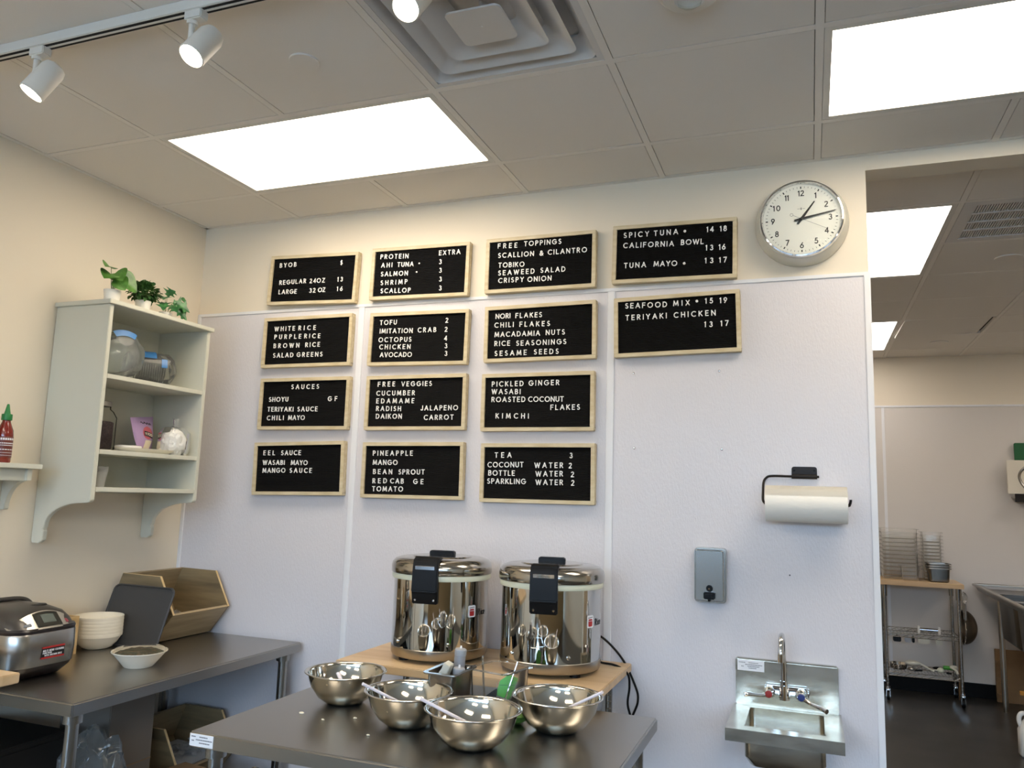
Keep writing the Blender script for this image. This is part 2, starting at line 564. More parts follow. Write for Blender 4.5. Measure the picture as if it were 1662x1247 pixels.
# kitchen behind the opening
wf = struct('wall_kitchen', B(1.6, 7.0, KY, KY + .12, 0, 3.0), 'paint')
for a, b in ((1.62, 2.385), (2.385, 3.604), (3.604, 4.823), (4.823, 6.98)):
    obj('wall_panel', B(a, b, KY - .004, KY, .1, 2.452), 'frp_back', wf)
struct('trim_6', B(1.6, 7.0, KY - .01, KY, 2.45, 2.468), 'pvc', bevel=.002)
struct('trim_7', B(3.592, 3.616, KY - .009, KY, .1, 2.45), 'pvc', bevel=.002)
struct('trim_8', B(4.811, 4.835, KY - .009, KY, .1, 2.45), 'pvc', bevel=.002)
struct('baseboard_kitchen', B(1.62, 6.98, KY - .014, KY, 0, .115), 'cove', bevel=.004)
struct('wall_kitchen_left', B(1.48, 1.6, .12, KY, 0, 3.0), 'paint')
struct('wall_right', B(7.0, 7.12, -7.1, KY, 0, 3.0), 'paint')
# shop front behind the camera: three tall windows over a low sill
bm = nb()
box(bm, -.12, 7.1, -7.1, -7.0, 0, .28); box(bm, -.12, 7.1, -7.1, -7.0, 2.82, 3.0)
for a, b in ((-.12, .25), (2.25, 2.4), (4.4, 4.55), (6.55, 7.1)):
    box(bm, a, b, -7.1, -7.0, .28, 2.82)
struct('wall_front', bm, 'paint')
for i, a in enumerate((.25, 2.4, 4.55)):
    bm = nb()
    b = a + (2.0)
    for x in (a, b - .05, (a + b) / 2 - .025):
        box(bm, x, x + .05, -7.08, -7.02, .28, 2.82)
    for z in (.28, 2.77, 2.1):
        box(bm, a, b, -7.075, -7.025, z, z + .05)
    w = struct('window_%d' % (i + 1), bm, 'blackm')
    obj('pane', B(a + .01, b - .01, -7.052, -7.048, .29, 2.81), 'pane', w)

# street outside; unseen facade added to block the low sky
struct('ground_outside', B(-25, 32, -40, -7.1, -.2, -.1), mat('pavement', '#a2a09c', .9))
struct('sky_block_facade', B(-25, 32, -27, -26, -.1, 4.2), mat('sky_block_grey', '#5d5650', .9))
# unseen counter added to cut low window light and darken reflections
t = thing('light_block_counter', 'unseen wood fronted counter added to cut low daylight from the shop windows', 'counter', (3.9, -5.05, 0))
obj('cabinet', B(-2.6, 2.6, -.32, .32, 0, 1.08), 'crate', t)
obj('counter_top', B(-2.65, 2.65, -.36, .36, 1.08, 1.12), 'dark', t, bevel=.004)
# suspended ceiling: tiles drop a little below the T-bars and leave a thin dark reveal
ceil = struct('ceiling', B(-.12, 7.12, -7.1, KY + .12, H + .08, H + .11), 'dark')


def ceiling_field(x0, x1, y0, y1, gx, gy, skip):
    tiles, bars = nb(), nb()
    i0, i1 = math.floor((x0 - gx) / FT), math.ceil((x1 - gx) / FT)
    j0, j1 = math.floor((y0 - gy) / FT), math.ceil((y1 - gy) / FT)
    for i in range(i0, i1 + 1):
        x = gx + i * FT
        if x0 - .01 < x < x1 + .01:
            for j in range(j0, j1):
                if (i, j) in skip and skip[i, j] == skip.get((i - 1, j)):
                    continue
                box(bars, x - .012, x + .012, max(y0, gy + j * FT), min(y1, gy + (j + 1) * FT), H - .0045, H + .02)
    for j in range(j0, j1 + 1):
        y = gy + j * FT
        if y0 - .01 < y < y1 + .01:
            for i in range(i0, i1):
                if (i, j) in skip and skip[i, j] == skip.get((i, j - 1)):
                    continue
                box(bars, max(x0, gx + i * FT), min(x1, gx + (i + 1) * FT), y - .012, y + .012, H - .0044, H + .02)
    # wall angle
    for a in ((x0, x0 + .022, y0, y1), (x1 - .022, x1, y0, y1), (x0, x1, y0, y0 + .022), (x0, x1, y1 - .022, y1)):
        box(bars, *a, H - .0043, H + .02)
    for i in range(i0, i1):
        for j in range(j0, j1):
            if (i, j) in skip:
                continue
            a, b = max(gx + i * FT, x0), min(gx + (i + 1) * FT, x1)
            c, d = max(gy + j * FT, y0), min(gy + (j + 1) * FT, y1)
            if b - a < .06 or d - c < .06:
                continue
            g = .0138
            box(tiles, a + (.026 if a == x0 else g), b - (.026 if b == x1 else g), c + (.026 if c == y0 else g), d - (.026 if d == y1 else g), H - .004, H + .02)
    obj('ceiling_tiles', tiles, 'tile', ceil, bevel=.0015, seg=1)
    obj('ceiling_grid', bars, 'grid', ceil)


# front room: light panels at i=0..1 and i=4..5 of the row by the wall, diffuser at i=2 one row out
FRONT_SKIP = {(0, -1): 1, (1, -1): 1, (4, -1): 2, (5, -1): 2, (2, -2): 3, (0, -5): 4, (1, -5): 4, (4, -5): 5, (5, -5): 5, (0, -9): 6, (1, -9): 6, (4, -9): 7, (5, -9): 7}
ceiling_field(0, 7.0, -7.0, 0, GX, GY, FRONT_SKIP)
BX, BY = 3.632, .63
KSKIP = {(0, 4): 1, (-1, 0): 2, (-1, 1): 2, (-1, 4): 3, (-1, 5): 3, (0, 0): 4, (3, 0): 5, (3, 1): 5, (3, 4): 6, (3, 5): 6}
ceiling_field(1.6, 7.0, .12, KY, BX, BY, KSKIP)

bm = nb()      # one kitchen tile has slipped and leaves a dark gap along its edge
box(bm, -.289, .289, -.289, .289, 0, .014)
o = obj('ceiling_tiles', bm, 'tile', ceil, bevel=.0015, seg=1, loc=(BX + .5 * FT - .012, BY + 4.5 * FT, H - .004), rot=(R(-1.2), R(-2.6), R(1.5)))


def light_panel(x0, y0, w, d, label, glow='panel_glow'):
    t = thing('ceiling_light', label, 'ceiling light', (x0 + w / 2, y0 + d / 2, H), group='flat panel ceiling lights')
    bm = nb()
    a, b = w / 2 - .013, d / 2 - .013
    e = .022
    for q in ((-a, a, -b, -b + e), (-a, a, b - e, b), (-a, -a + e, -b + e, b - e), (a - e, a, -b + e, b - e)):
        box(bm, *q, -.004, .025)
    obj('frame', bm, 'white_metal', t)
    obj('housing', B(-a, a, -b, b, .0255, .045), 'white_metal', t)
    obj('diffuser', B(-a + e, a - e, -b + e, b - e, .001, .012), glow, t)
    return t


light_panel(GX, GY - FT, 2 * FT, FT, 'bright rectangular ceiling light panel above the letter boards, left of the air diffuser')
light_panel(GX + 4 * FT, GY - FT, 2 * FT, FT, 'bright rectangular ceiling light panel at upper right, in front of the clock')
for (i, y) in ((0, GY - 5 * FT), (4, GY - 5 * FT), (0, GY - 9 * FT), (4, GY - 9 * FT)):  # unseen panels added to light the front room
    light_panel(GX + i * FT, y, 2 * FT, FT, '%s unseen ceiling panel added for light, of the pair %s' % ('left' if i == 0 else 'right', 'near the camera' if y > -4 else 'by the shop windows'))
light_panel(BX - FT, BY, FT, 2 * FT, 'larger lit ceiling panel in the kitchen, beside the return air grille', 'panel_glow_kitchen')
light_panel(BX - FT, BY + 4 * FT, FT, 2 * FT, 'smaller-looking lit ceiling panel at the far end of the kitchen', 'panel_glow_kitchen')
light_panel(BX + 3 * FT, BY, FT, 2 * FT, 'lit kitchen ceiling panel to the right of the return air grille, outside the opening', 'panel_glow_kitchen')
light_panel(BX + 3 * FT, BY + 4 * FT, FT, 2 * FT, 'lit kitchen ceiling panel over the three compartment sink', 'panel_glow_kitchen')

# square four-way air diffuser
t = thing('air_diffuser', 'square white louvred air diffuser in the ceiling beside the track spotlight', 'air vent', (GX + 2.5 * FT, GY - 1.5 * FT, H))


def sq_ring(bm, a0, z0, a1, z1, th=.003, r=.03):
    """a sloping square collar from half-width a0 at z0 to a1 at z1"""
    loops = []
    for a, z, o in ((a0, z0, 0), (a1, z1, 0), (a1, z1 + th, -th), (a0, z0 + th, -th)):
        loops.append([bm.verts.new((x, y, z)) for x, y in rrect(2 * (a + o), 2 * (a + o), min(r, a * .3), 4)])
    for A, Bq in zip(loops, loops[1:] + loops[:1]):
        n = len(A)
        for k in range(n):
            bm.faces.new((A[k], A[(k + 1) % n], Bq[(k + 1) % n], Bq[k]))


bm = nb()
for q in ((-.292, .292, -.292, -.272), (-.292, .292, .272, .292), (-.292, -.272, -.272, .272), (.272, .292, -.272, .272)):
    box(bm, *q, -.003, .02)
sq_ring(bm, .274, -.003, .235, .05)
obj('flange', bm, 'vent', t, sharp=30)
for a in (.226, .16):
    bm = nb(); sq_ring(bm, a, -.004, a - .075, .045); sq_ring(bm, a, -.004, a - .003, .004)
    obj('louvre_ring', bm, 'vent', t, sharp=30)
bm = nb(); prism(bm, rrect(.17, .17, .02, 4), 'z', -.012, -.006)
lathe(bm, [(0, -.0135), (.004, -.0135), (.004, -.012)], 10)
obj('centre_plate', bm, 'vent', t, bevel=.0015)
bm = nb()
for q in ((-.235, .235, -.235, .235),):
    box(bm, *q, .062, .066)
for q in ((-.24, -.235, -.24, .24), (.235, .24, -.24, .24), (-.24, .24, -.24, -.235), (-.24, .24, .235, .24)):
    box(bm, *q, .05, .09)
obj('neck', bm, 'vent', t)
bm = nb(); cyl(bm, (0, 0, -.006), (0, 0, .086), .012, 12); obj('stem', bm, 'vent', t)

# return grille in the kitchen ceiling
t = thing('return_grille', 'white perforated return air grille in the kitchen ceiling', 'air vent', (BX + FT / 2, BY + FT / 2, H))
bm = nb()
a = FT / 2 - .014
for q in ((-a, a, -a, -a + .05), (-a, a, a - .05, a), (-a, -a + .05, -a + .05, a - .05), (a - .05, a, -a + .05, a - .05)):
    box(bm, *q, -.004, .012)
for k in range(1, 4):
    y = -a + .05 + (2 * a - .1) * k / 4
    box(bm, -a + .05, a - .05, y - .008, y + .008, -.003, .01)
obj('frame', bm, 'vent', t)
bm = nb()
for k in range(46):
    x = -a + .05 + (2 * a - .1) * (k + .5) / 46
    box(bm, x - .0028, x + .0028, -a + .05, a - .05, .0, .012)
obj('slats', bm, 'vent', t)
obj('back_plate', B(-a + .04, a - .04, -a + .04, a - .04, .02, .022), 'dark', t)

# concealed sprinkler covers and the ceiling detector
for x, y, r, lb in ((1.497, -1.25, .047, 'flat round sprinkler cover in the ceiling between the track and the light panel'),
                    (4.0, 1.58, .068, 'flat round sprinkler cover in the kitchen ceiling in front of the return grille'),
                    (3.985, 3.97, .068, 'flat round sprinkler cover at the far end of the kitchen ceiling')):
    bm = nb(); lathe(bm, [(0, -.010), (r - .001, -.010), (r, -.0092), (r, -.004)], 40)
    tag(obj('sprinkler_cover', bm, 'tile', loc=(x, y, H)), lb, 'sprinkler cover')
t = thing('ceiling_detector', 'round white ceiling sprinkler with a clear faceted centre at the top edge', 'detector', (2.702, -1.235, H))
bm = nb(); lathe(bm, [(.085, -.003), (.085, -.012), (.07, -.028), (.04, -.034), (.034, -.03), (0, -.03)], 40); obj('housing', bm, 'white_metal', t)
bm = nb(); lathe(bm, [(.034, -.032), (.032, -.044), (.02, -.052), (0, -.054)], 9); obj('lens', bm, 'glass', t, sharp=10)

# light track with three spot heads
TY, TZ = -1.605, H - .004
t = thing('light_track', 'white lighting track running across the ceiling at upper left', 'light track', (0, TY, TZ))
bm = nb(); box(bm, .02, 4.2, -.018, .018, -.034, 0); obj('rail', bm, 'white_metal', t, bevel=.002)
bm = nb()
box(bm, .05, 4.17, -.013, .013, -.0348, -.0336)
obj('slot', bm, 'dark', t)
bm = nb(); box(bm, .05, 4.17, -.004, .004, -.0356, -.034); obj('conductor', bm, 'white_metal', t)


def spot(x, d, label):
    t = thing('track_spotlight', label, 'spotlight', (x, TY, TZ - .034), group='spot heads on the lighting track')
    obj('adapter', B(-.03, .03, -.016, .016, -.026, .002), 'white_metal', t, bevel=.003)
    bm = nb(); cyl(bm, (-.012, 0, -.026), (-.012, 0, -.036), .015, 16); cyl(bm, (-.012, 0, -.03), (-.012, 0, -.102), .0085, 14)
    cyl(bm, (-.022, 0, -.096), (.012, 0, -.096), .006, 12)
    obj('stem', bm, 'white_metal', t)
    d = Vector(d).normalized()
    q = d.to_track_quat('Z', 'Y').to_matrix().to_4x4()
    c = Vector((.016, 0, -.096)) + Vector((.028, 0, 0))
    mx = Matrix.Translation(c) @ q
    bm = nb(); lathe(bm, [(0, -.045), (.018, -.044), (.03, -.036), (.035, -.02), (.036, .075), (.033, .077), (.031, .072)], 32, mx=mx)
    b = obj('lamp_body', bm, 'white_metal', t)
    bm = nb(); lathe(bm, [(.0325, .066), (.031, .073), (.02, .077), (0, .0785)], 32, mx=mx)
    obj('lens', bm, 'spot_glow', b)
    l = bpy.data.lights.new('spot_beam', 'SPOT')
    l.energy, l.color, l.spot_size, l.spot_blend, l.shadow_soft_size = SPOT_W, (1, .80, .55), R(75), .6, .03
    o = bpy.data.objects.new('spot_beam', l)
    COL.objects.link(o)
    o.parent = b
    o.matrix_local = Matrix.Translation(c + d * .085) @ d.to_track_quat('-Z', 'Y').to_matrix().to_4x4()
    return t


spot(.79, (-.32, -.36, -.86), 'leftmost lit white track spotlight, above the white wall cabinet')
spot(1.392, (-.12, -.52, -.84), 'second lit white track spotlight, left of the sprinkler cover')
spot(2.045, (-.05, -.60, -.80), 'third lit white track spotlight, overlapping the air diffuser')

# ================================================================ letter boards on the back wall
BOARDS=[
 ('prices for regular 24 oz and large 32 oz bowls',0.7079,2.5810,-0.0334,[('BYOB',-0.2026,0.0772,-0.1036,0.0796),('$',0.1487,0.077,0.1676,0.0776),('REGULAR',-0.1946,-0.0115,-0.0366,-0.0073),('24',-0.0156,-0.0086,0.0214,-0.0083),('OZ',0.0254,-0.0082,0.0724,-0.0076),('13',0.1424,-0.0063,0.1744,-0.0062),('LARGE',-0.194,-0.0595,-0.0859,-0.0589),('32',-0.0119,-0.0575,0.023,-0.0563),('OZ',0.038,-0.0558,0.08,-0.0554),('16',0.144,-0.0532,0.178,-0.0531)]),
 ('protein, ahi tuna, salmon, shrimp and scallop',1.2935,2.5758,-0.0165,[('PROTEIN',-0.2109,0.0847,-0.0608,0.0802),('EXTRA',0.0972,0.0838,0.2062,0.0836),('AHI',-0.2042,0.0428,-0.1442,0.0418),('TUNA',-0.1172,0.0412,-0.0311,0.0397),('.',-0.0091,0.041,0.0049,0.0403),('3',0.0989,0.0418,0.1159,0.0421),('SALMON',-0.2025,-0.0002,-0.0584,-0.0028),('.',-0.0205,-0.0002,-0.0054,-0.0019),('3',0.1015,0.0008,0.1185,0.0001),('SHRIMP',-0.2008,-0.0431,-0.0578,-0.0438),('3',0.1042,-0.0411,0.1212,-0.0408),('SCALLOP',-0.1981,-0.0821,-0.0381,-0.0855),('3',0.1059,-0.0831,0.1229,-0.0828)]),
 ('free toppings, scallion, tobiko and crispy onion',1.8840,2.5740,-0.0020,[('FREE',-0.2002,0.0916,-0.1062,0.0888),('TOPPINGS',-0.0752,0.0919,0.0978,0.0892),('SCALLION',-0.1971,0.0476,-0.0271,0.0439),('&',-0.0031,0.043,0.0189,0.042),('CILANTRO',0.0369,0.0441,0.2139,0.0424),('TOBIKO',-0.194,0.0026,-0.07,-0.0011),('SEAWEED',-0.1939,-0.0334,-0.0219,-0.036),('SALAD',0.0051,-0.035,0.1191,-0.0368),('CRISPY',-0.1919,-0.0684,-0.0709,-0.0701),('ONION',-0.0539,-0.0721,0.0571,-0.0729)]),
 ('spicy tuna, california bowl and tuna mayo',2.4655,2.5773,-0.0147,[('SPICY',-0.2097,0.0837,-0.1017,0.0842),('TUNA',-0.0817,0.0835,0.0193,0.084),('*',0.0403,0.0833,0.0523,0.0825),('14',0.1323,0.0837,0.1633,0.0832),('18',0.1853,0.0825,0.2143,0.0829),('CALIFORNIA',-0.2101,0.0396,0.003,0.0338),('BOWL',0.031,0.0362,0.123,0.0346),('13',0.1294,0.0066,0.1615,0.0061),('16',0.1815,0.0054,0.2095,0.0058),('TUNA',-0.2048,-0.0483,-0.1108,-0.0489),('MAYO',-0.0798,-0.0484,0.0173,-0.051),('*',0.0393,-0.0537,0.0523,-0.0545),('13',0.1272,-0.0474,0.1623,-0.0479),('17',0.1833,-0.0486,0.2153,-0.0481)]),
 ('white, purple and brown rice and salad greens',0.6975,2.2705,0.0000,[('WHITE',-0.1935,0.0695,-0.0725,0.0685),('RICE',-0.0515,0.0685,0.0485,0.0665),('PURPLE',-0.1905,0.0295,-0.0325,0.0265),('RICE',-0.0145,0.0265,0.0775,0.0245),('BROWN',-0.1915,-0.0155,-0.0405,-0.0175),('RICE',-0.0055,-0.0175,0.0785,-0.0175),('SALAD',-0.1905,-0.0635,-0.0715,-0.0645),('GREENS',-0.0515,-0.0645,0.0965,-0.0665)]),
 ('tofu, imitation crab, octopus, chicken and avocado',1.3020,2.2610,-0.0137,[('TOFU',-0.2031,0.0792,-0.1131,0.0794),('2',0.136,0.0788,0.152,0.0791),('IMITATION',-0.2005,0.0392,-0.0275,0.0366),('CRAB',-0.0015,0.0379,0.0935,0.0372),('2',0.1335,0.0368,0.1515,0.037),('OCTOPUS',-0.204,-0.0028,-0.0309,-0.0045),('4',0.1331,-0.0042,0.1531,-0.0049),('CHICKEN',-0.1975,-0.0367,-0.0335,-0.0385),('3',0.1386,-0.0391,0.1546,-0.0389),('AVOCADO',-0.192,-0.0737,-0.0239,-0.0754),('3',0.1401,-0.0741,0.157,-0.0739)]),
 ('nori flakes, chili flakes and macadamia nuts',1.8900,2.2633,0.0070,[('NORI',-0.2044,0.0812,-0.1344,0.0807),('FLAKES',-0.1104,0.0795,0.0125,0.0767),('CHILI',-0.2087,0.0412,-0.1177,0.0406),('FLAKES',-0.0907,0.0394,0.0493,0.0354),('MACADAMIA',-0.207,-0.0008,0.005,-0.0043),('NUTS',0.031,-0.0035,0.117,-0.0051),('RICE',-0.2063,-0.0418,-0.1323,-0.0423),('SEASONINGS',-0.1043,-0.0445,0.1237,-0.0471),('SESAME',-0.2046,-0.0858,-0.0546,-0.0869),('SEEDS',-0.0216,-0.0861,0.0904,-0.0879)]),
 ('seafood mix and teriyaki chicken',2.4765,2.2695,0.0178,[('SEAFOOD',-0.2078,0.0922,-0.0339,0.0861),('MIX',-0.0089,0.0877,0.0581,0.0865),('*',0.0802,0.0901,0.0922,0.0898),('15',0.1171,0.0884,0.1501,0.0878),('19',0.1741,0.0864,0.2051,0.0858),('TERIYAKI',-0.2068,0.0412,-0.0358,0.0391),('CHICKEN',-0.0078,0.0386,0.1592,0.0376),('13',0.1124,-0.0075,0.1464,-0.0091),('17',0.1754,-0.0077,0.2084,-0.0082)]),
 ('sauces, shoyu, teriyaki sauce and chili mayo',0.7030,1.9657,0.0009,[('SAUCES',-0.0749,0.0823,0.0831,0.0812),('SHOYU',-0.201,0.0225,-0.088,0.0223),('GF',0.137,0.0211,0.189,0.0211),('TERIYAKI',-0.205,-0.0255,-0.054,-0.0267),('SAUCE',-0.031,-0.0267,0.083,-0.0268),('CHILI',-0.2051,-0.0685,-0.1071,-0.0676),('MAYO',-0.0811,-0.0677,0.0139,-0.0678)]),
 ('free veggies, cucumber, edamame, radish and daikon',1.3030,1.9640,0.0019,[('FREE',-0.1958,0.0874,-0.1048,0.0872),('VEGGIES',-0.0728,0.0862,0.0832,0.0848),('CUCUMBER',-0.2009,0.0454,-0.0009,0.044),('EDAMAME',-0.199,0.0094,-0.002,0.008),('RADISH',-0.198,-0.0256,-0.0681,-0.0279),('JALAPENO',0.032,-0.0261,0.2169,-0.0264),('DAIKON',-0.1971,-0.0616,-0.0621,-0.0629),('CARROT',0.0499,-0.0691,0.1969,-0.0684)]),
 ('pickled ginger, wasabi, roasted coconut and kimchi',1.8870,1.9597,0.0049,[('PICKLED',-0.2086,0.0813,-0.0606,0.0806),('GINGER',-0.0376,0.0814,0.1004,0.0808),('WASABI',-0.2088,0.0483,-0.0738,0.0456),('ROASTED',-0.2079,0.0133,-0.0509,0.0115),('COCONUT',-0.0379,0.0114,0.1211,0.0097),('FLAKES',0.0629,-0.025,0.1929,-0.0257),('KIMCHI',-0.1863,-0.0588,-0.0333,-0.0606)]),
 ('eel sauce, wasabi mayo and mango sauce',0.6969,1.6557,0.0226,[('EEL',-0.2023,0.0759,-0.1353,0.0753),('SAUCE',-0.0993,0.0745,0.0137,0.074),('WASABI',-0.2033,0.0289,-0.0763,0.028),('MAYO',-0.0403,0.0272,0.0537,0.0261),('MANGO',-0.2022,-0.0092,-0.0702,-0.0091),('SAUCE',-0.0452,-0.0097,0.0798,-0.0105)]),
 ('pineapple, mango, bean sprout and tomato',1.3035,1.6570,0.0077,[('PINEAPPLE',-0.2019,0.0766,0.0031,0.077),('MANGO',-0.2002,0.0346,-0.0722,0.0346),('BEAN',-0.1966,-0.0074,-0.0976,-0.0072),('SPROUT',-0.0656,-0.0075,0.0655,-0.0065),('RED',-0.1969,-0.0494,-0.1229,-0.048),('CAB',-0.1059,-0.0481,-0.0369,-0.0487),('G',0.0101,-0.049,0.0341,-0.0482),('E',0.0461,-0.0493,0.0641,-0.0485),('TOMATO',-0.1972,-0.0854,-0.0391,-0.0837)]),
 ('tea, coconut water, bottle and sparkling water',1.8945,1.6555,0.0059,[('TEA',-0.1911,0.0756,-0.1131,0.0762),('3',0.143,0.0757,0.16,0.0766),('COCONUT',-0.2233,0.0338,-0.0583,0.0359),('WATER',-0.0093,0.0336,0.1177,0.0348),('2',0.1397,0.0337,0.1577,0.0336),('BOTTLE',-0.2185,-0.0012,-0.0965,-0.0009),('WATER',-0.0035,-0.0025,0.1175,-0.0002),('2',0.1495,-0.0024,0.1675,-0.0015),('SPARKLING',-0.2227,-0.0362,-0.0457,-0.0352),('WATER',-0.0027,-0.0375,0.1183,-0.0362),('2',0.1513,-0.0374,0.1693,-0.0375)]),
]
fw, fh, bw = .254, .126, .0165
bm = nb()
for q in ((-fw, fw, -fh, -fh + bw), (-fw, fw, fh - bw, fh)):
    box(bm, q[0], q[1], -.03, 0, q[2], q[3])
for q in ((-fw, -fw + bw), (fw - bw, fw)):
    box(bm, q[0], q[1], -.03, 0, -fh + bw, fh - bw)
frame0 = obj('frame', bm, 'oak', bevel=.0012)
felt0 = obj('felt_panel', B(-fw + bw - .002, fw - bw + .002, -.0215, -.004, -fh + bw - .002, fh - bw + .002), 'felt')
for k, (what, cx, cz, tilt, lines) in enumerate(BOARDS):
    t = thing('letter_board', 'wood framed black letter board listing ' + what, 'letter board', (cx, -.0035, cz), (0, -tilt, 0), 'menu letter boards on the back wall')
    for src in (frame0, felt0):
        o = src if k == 0 else src.copy()
        if k:
            COL.objects.link(o)
        o.parent = t
    for txt, ul, vl, ur, vr in lines:
        bm = nb()
        letters(bm, txt, ul, vl, ur, vr, .0235, .0037, flat_y, .0212, .0245)
        obj('lettering', bm, 'letter', t, sharp=20)

# ================================================================ wall clock
t = thing('wall_clock', 'large round wall clock with chrome rim showing about ten past one', 'clock', (2.964, -.001, 2.653))
RX = Matrix.Rotation(R(90), 4, 'X')      # lathe axis to -y
bm = nb(); lathe(bm, [(0, 0), (.172, 0), (.1735, .006), (.172, .02), (.166, .045), (.156, .066), (.152, .068), (.148, .06), (0, .06)], 72, mx=RX); obj('case', bm, 'clockbody', t)
bm = nb(); lathe(bm, [(.1545, .066), (.1545, .074), (.151, .082), (.146, .083), (.1425, .078), (.1405, .066)], 72, mx=RX); obj('chrome_rim', bm, 'chrome', t)
bm = nb(); lathe(bm, [(.1415, .066), (0, .066)], 72, mx=RX); fc = obj('face', bm, 'face', t)
bm = nb()
for k in range(60):
    a = R(6 * k)
    big = k % 5 == 0
    r0, r1, w = (.123 if big else .1255), .1315, (.0042 if big else .0013)
    mx = Matrix.Rotation(a, 4, 'Y')
    box(bm, -w / 2, w / 2, -.0668, -.066, r0, r1, mx)
obj('minute_marks', bm, 'inkblack', fc)
bm = nb()
for k in range(1, 13):
    a = R(30 * k)
    x, z = .1045 * math.sin(a), .1045 * math.cos(a)
    s_ = str(k)
    w = .007 if s_ in '1' else .017 if len(s_) == 1 else {'10': .029, '11': .016, '12': .024}[s_]
    letters(bm, s_, x - w / 2, z, x + w / 2, z, .0235, .0036, flat_y, .066, .0668, .2)
obj('numerals', bm, 'inkblack', fc, sharp=20)
bm = nb(); box(bm, -.014, -.004, -.0667, -.066, .0415, .0423); box(bm, .004, .014, -.0667, -.066, .0415, .0423); box(bm, -.0014, .0014, -.0668, -.066, .0375, .0465); obj('emblem', bm, 'ink', fc)


def hand(name, ang, tail, length, w0, w1, y, m):
    bm = nb()
    v = prism(bm, [(-w0 * .75, -tail), (w0 * .75, -tail), (w0, 0), (w1, length), (-w1, length), (-w0, 0)], 'y', -y - .0008, -y)
    bmesh.ops.transform(bm, matrix=Matrix.Rotation(R(ang), 4, 'Y'), verts=v)
    return obj(name, bm, m, t)


hand('hour_hand', 36, .024, .083, .0052, .0022, .0685, 'inkblack')
hand('minute_hand', 79, .026, .125, .0048, .0018, .0705, 'inkblack')
bm = nb()
v = box(bm, -.0005, .0005, -.0731, -.0727, -.034, .105)
ring = [(.0055 * math.cos(R(20 * k)), -.0729, -.0395 + .0055 * math.sin(R(20 * k))) for k in range(19)]
tube(bm, ring, .0006, 6)
bmesh.ops.transform(bm, matrix=Matrix.Rotation(R(117), 4, 'Y'), verts=bm.verts)
obj('second_hand', bm, 'ink', t)
bm = nb(); lathe(bm, [(.0055, .066), (.0055, .0735), (.004, .0745), (0, .075)], 16, mx=RX); obj('hub', bm, 'inkblack', t)
bm = nb(); lathe(bm, [(.141, .077), (.1, .083), (.05, .0862), (0, .087)], 64, mx=RX); obj('crystal', bm, 'glass', t)

# ================================================================ loose screws left on the wall
for x, z, lb in ((2.301, 2.074, 'upper left'), (2.646, 2.075, 'upper right'), (2.307, 1.766, 'lower left'), (2.654, 1.764, 'lower right')):
    bm = nb(); lathe(bm, [(.002, 0), (.002, .007), (.0048, .008), (.0052, .010), (.003, .0125), (0, .013)], 12, mx=RX)
    tag(obj('wall_screw', bm, 'chrome', loc=(x, -.0025, z)), '%s of the four bare screws in the wall panel below the teriyaki chicken board' % lb, 'screw', 'bare screws in the wall panel')
bm = nb(); lathe(bm, [(.003, 0), (.003, .003), (0, .004)], 10, mx=RX)
tag(obj('wall_screw', bm, 'ink', loc=(2.897, -.0025, 1.297)), 'tiny dark screw head on the wall panel below the paper towel roll', 'screw')

# ================================================================ paper towel holder and roll
t = thing('paper_towel_holder', 'dark metal paper towel holder screwed to the wall panel', 'paper towel holder', (2.955, -.003, 1.68))
bm = nb(); prism(bm, rrect(.09, .036, .009, 4, .0, .003), 'y', -.004, 0); obj('bracket', bm, 'blackm', t, bevel=.0008)
bm = nb(); cyl(bm, (-.045, -.009, -.016), (.045, -.009, -.016), .009, 16); obj('sleeve', bm, 'blackm', t)
bm = nb()
for x in (-.036, .036):
    lathe(bm, [(0, .0062), (.003, .006), (.0045, .004)], 12, mx=Matrix.Translation((x, 0, .008)) @ RX)
obj('screw_heads', bm, 'black', t)
P_ = [(.052, -.009, -.016), (-.05, -.009, -.016), (-.118, -.009, -.016), (-.137, -.012, -.024), (-.146, -.02, -.042), (-.147, -.05, -.08), (-.146, -.075, -.108), (-.138, -.083, -.118), (-.12, -.084, -.12), (.06, -.084, -.12), (.142, -.084, -.12), (.151, -.086, -.116), (.155, -.088, -.104), (.155, -.088, -.098)]
bm = nb(); tube(bm, smooth_path(P_, 6), .0046, 10); obj('arm', bm, 'blackm', t)
t = thing('paper_towel_roll', 'white paper towel roll hanging on the dark metal holder', 'paper towel', (2.959, -.087, 1.56))
RY = Matrix.Rotation(R(90), 4, 'Y')
bm = nb(); lathe(bm, [(.022, -.14), (.064, -.14), (.0655, -.139), (.0655, .139), (.064, .14), (.022, .14), (.022, -.14)], 56, mx=RY); obj('roll', bm, 'paper', t)
bm = nb(); n = 14
v0 = []
for k in range(n + 1):
    a = R(28 + 80 * k / n)      # the outer sheet lies over the top and ends in a straight edge
    rr = .0662 + .0012 * (k / n)
    v0.append([bm.verts.new((x, -rr * math.cos(a), rr * math.sin(a))) for x in (-.1395, .1395)])
for p, q in zip(v0, v0[1:]):
    bm.faces.new((p[0], p[1], q[1], q[0]))
bmesh.ops.solidify(bm, geom=bm.faces[:], thickness=.0006)
obj('loose_sheet', bm, 'paper', t)
bm = nb(); lathe(bm, [(.019, -.1405), (.0225, -.1405), (.0225, .1405), (.019, .1405), (.019, -.1405)], 32, mx=RY); obj('core', bm, 'card', t)

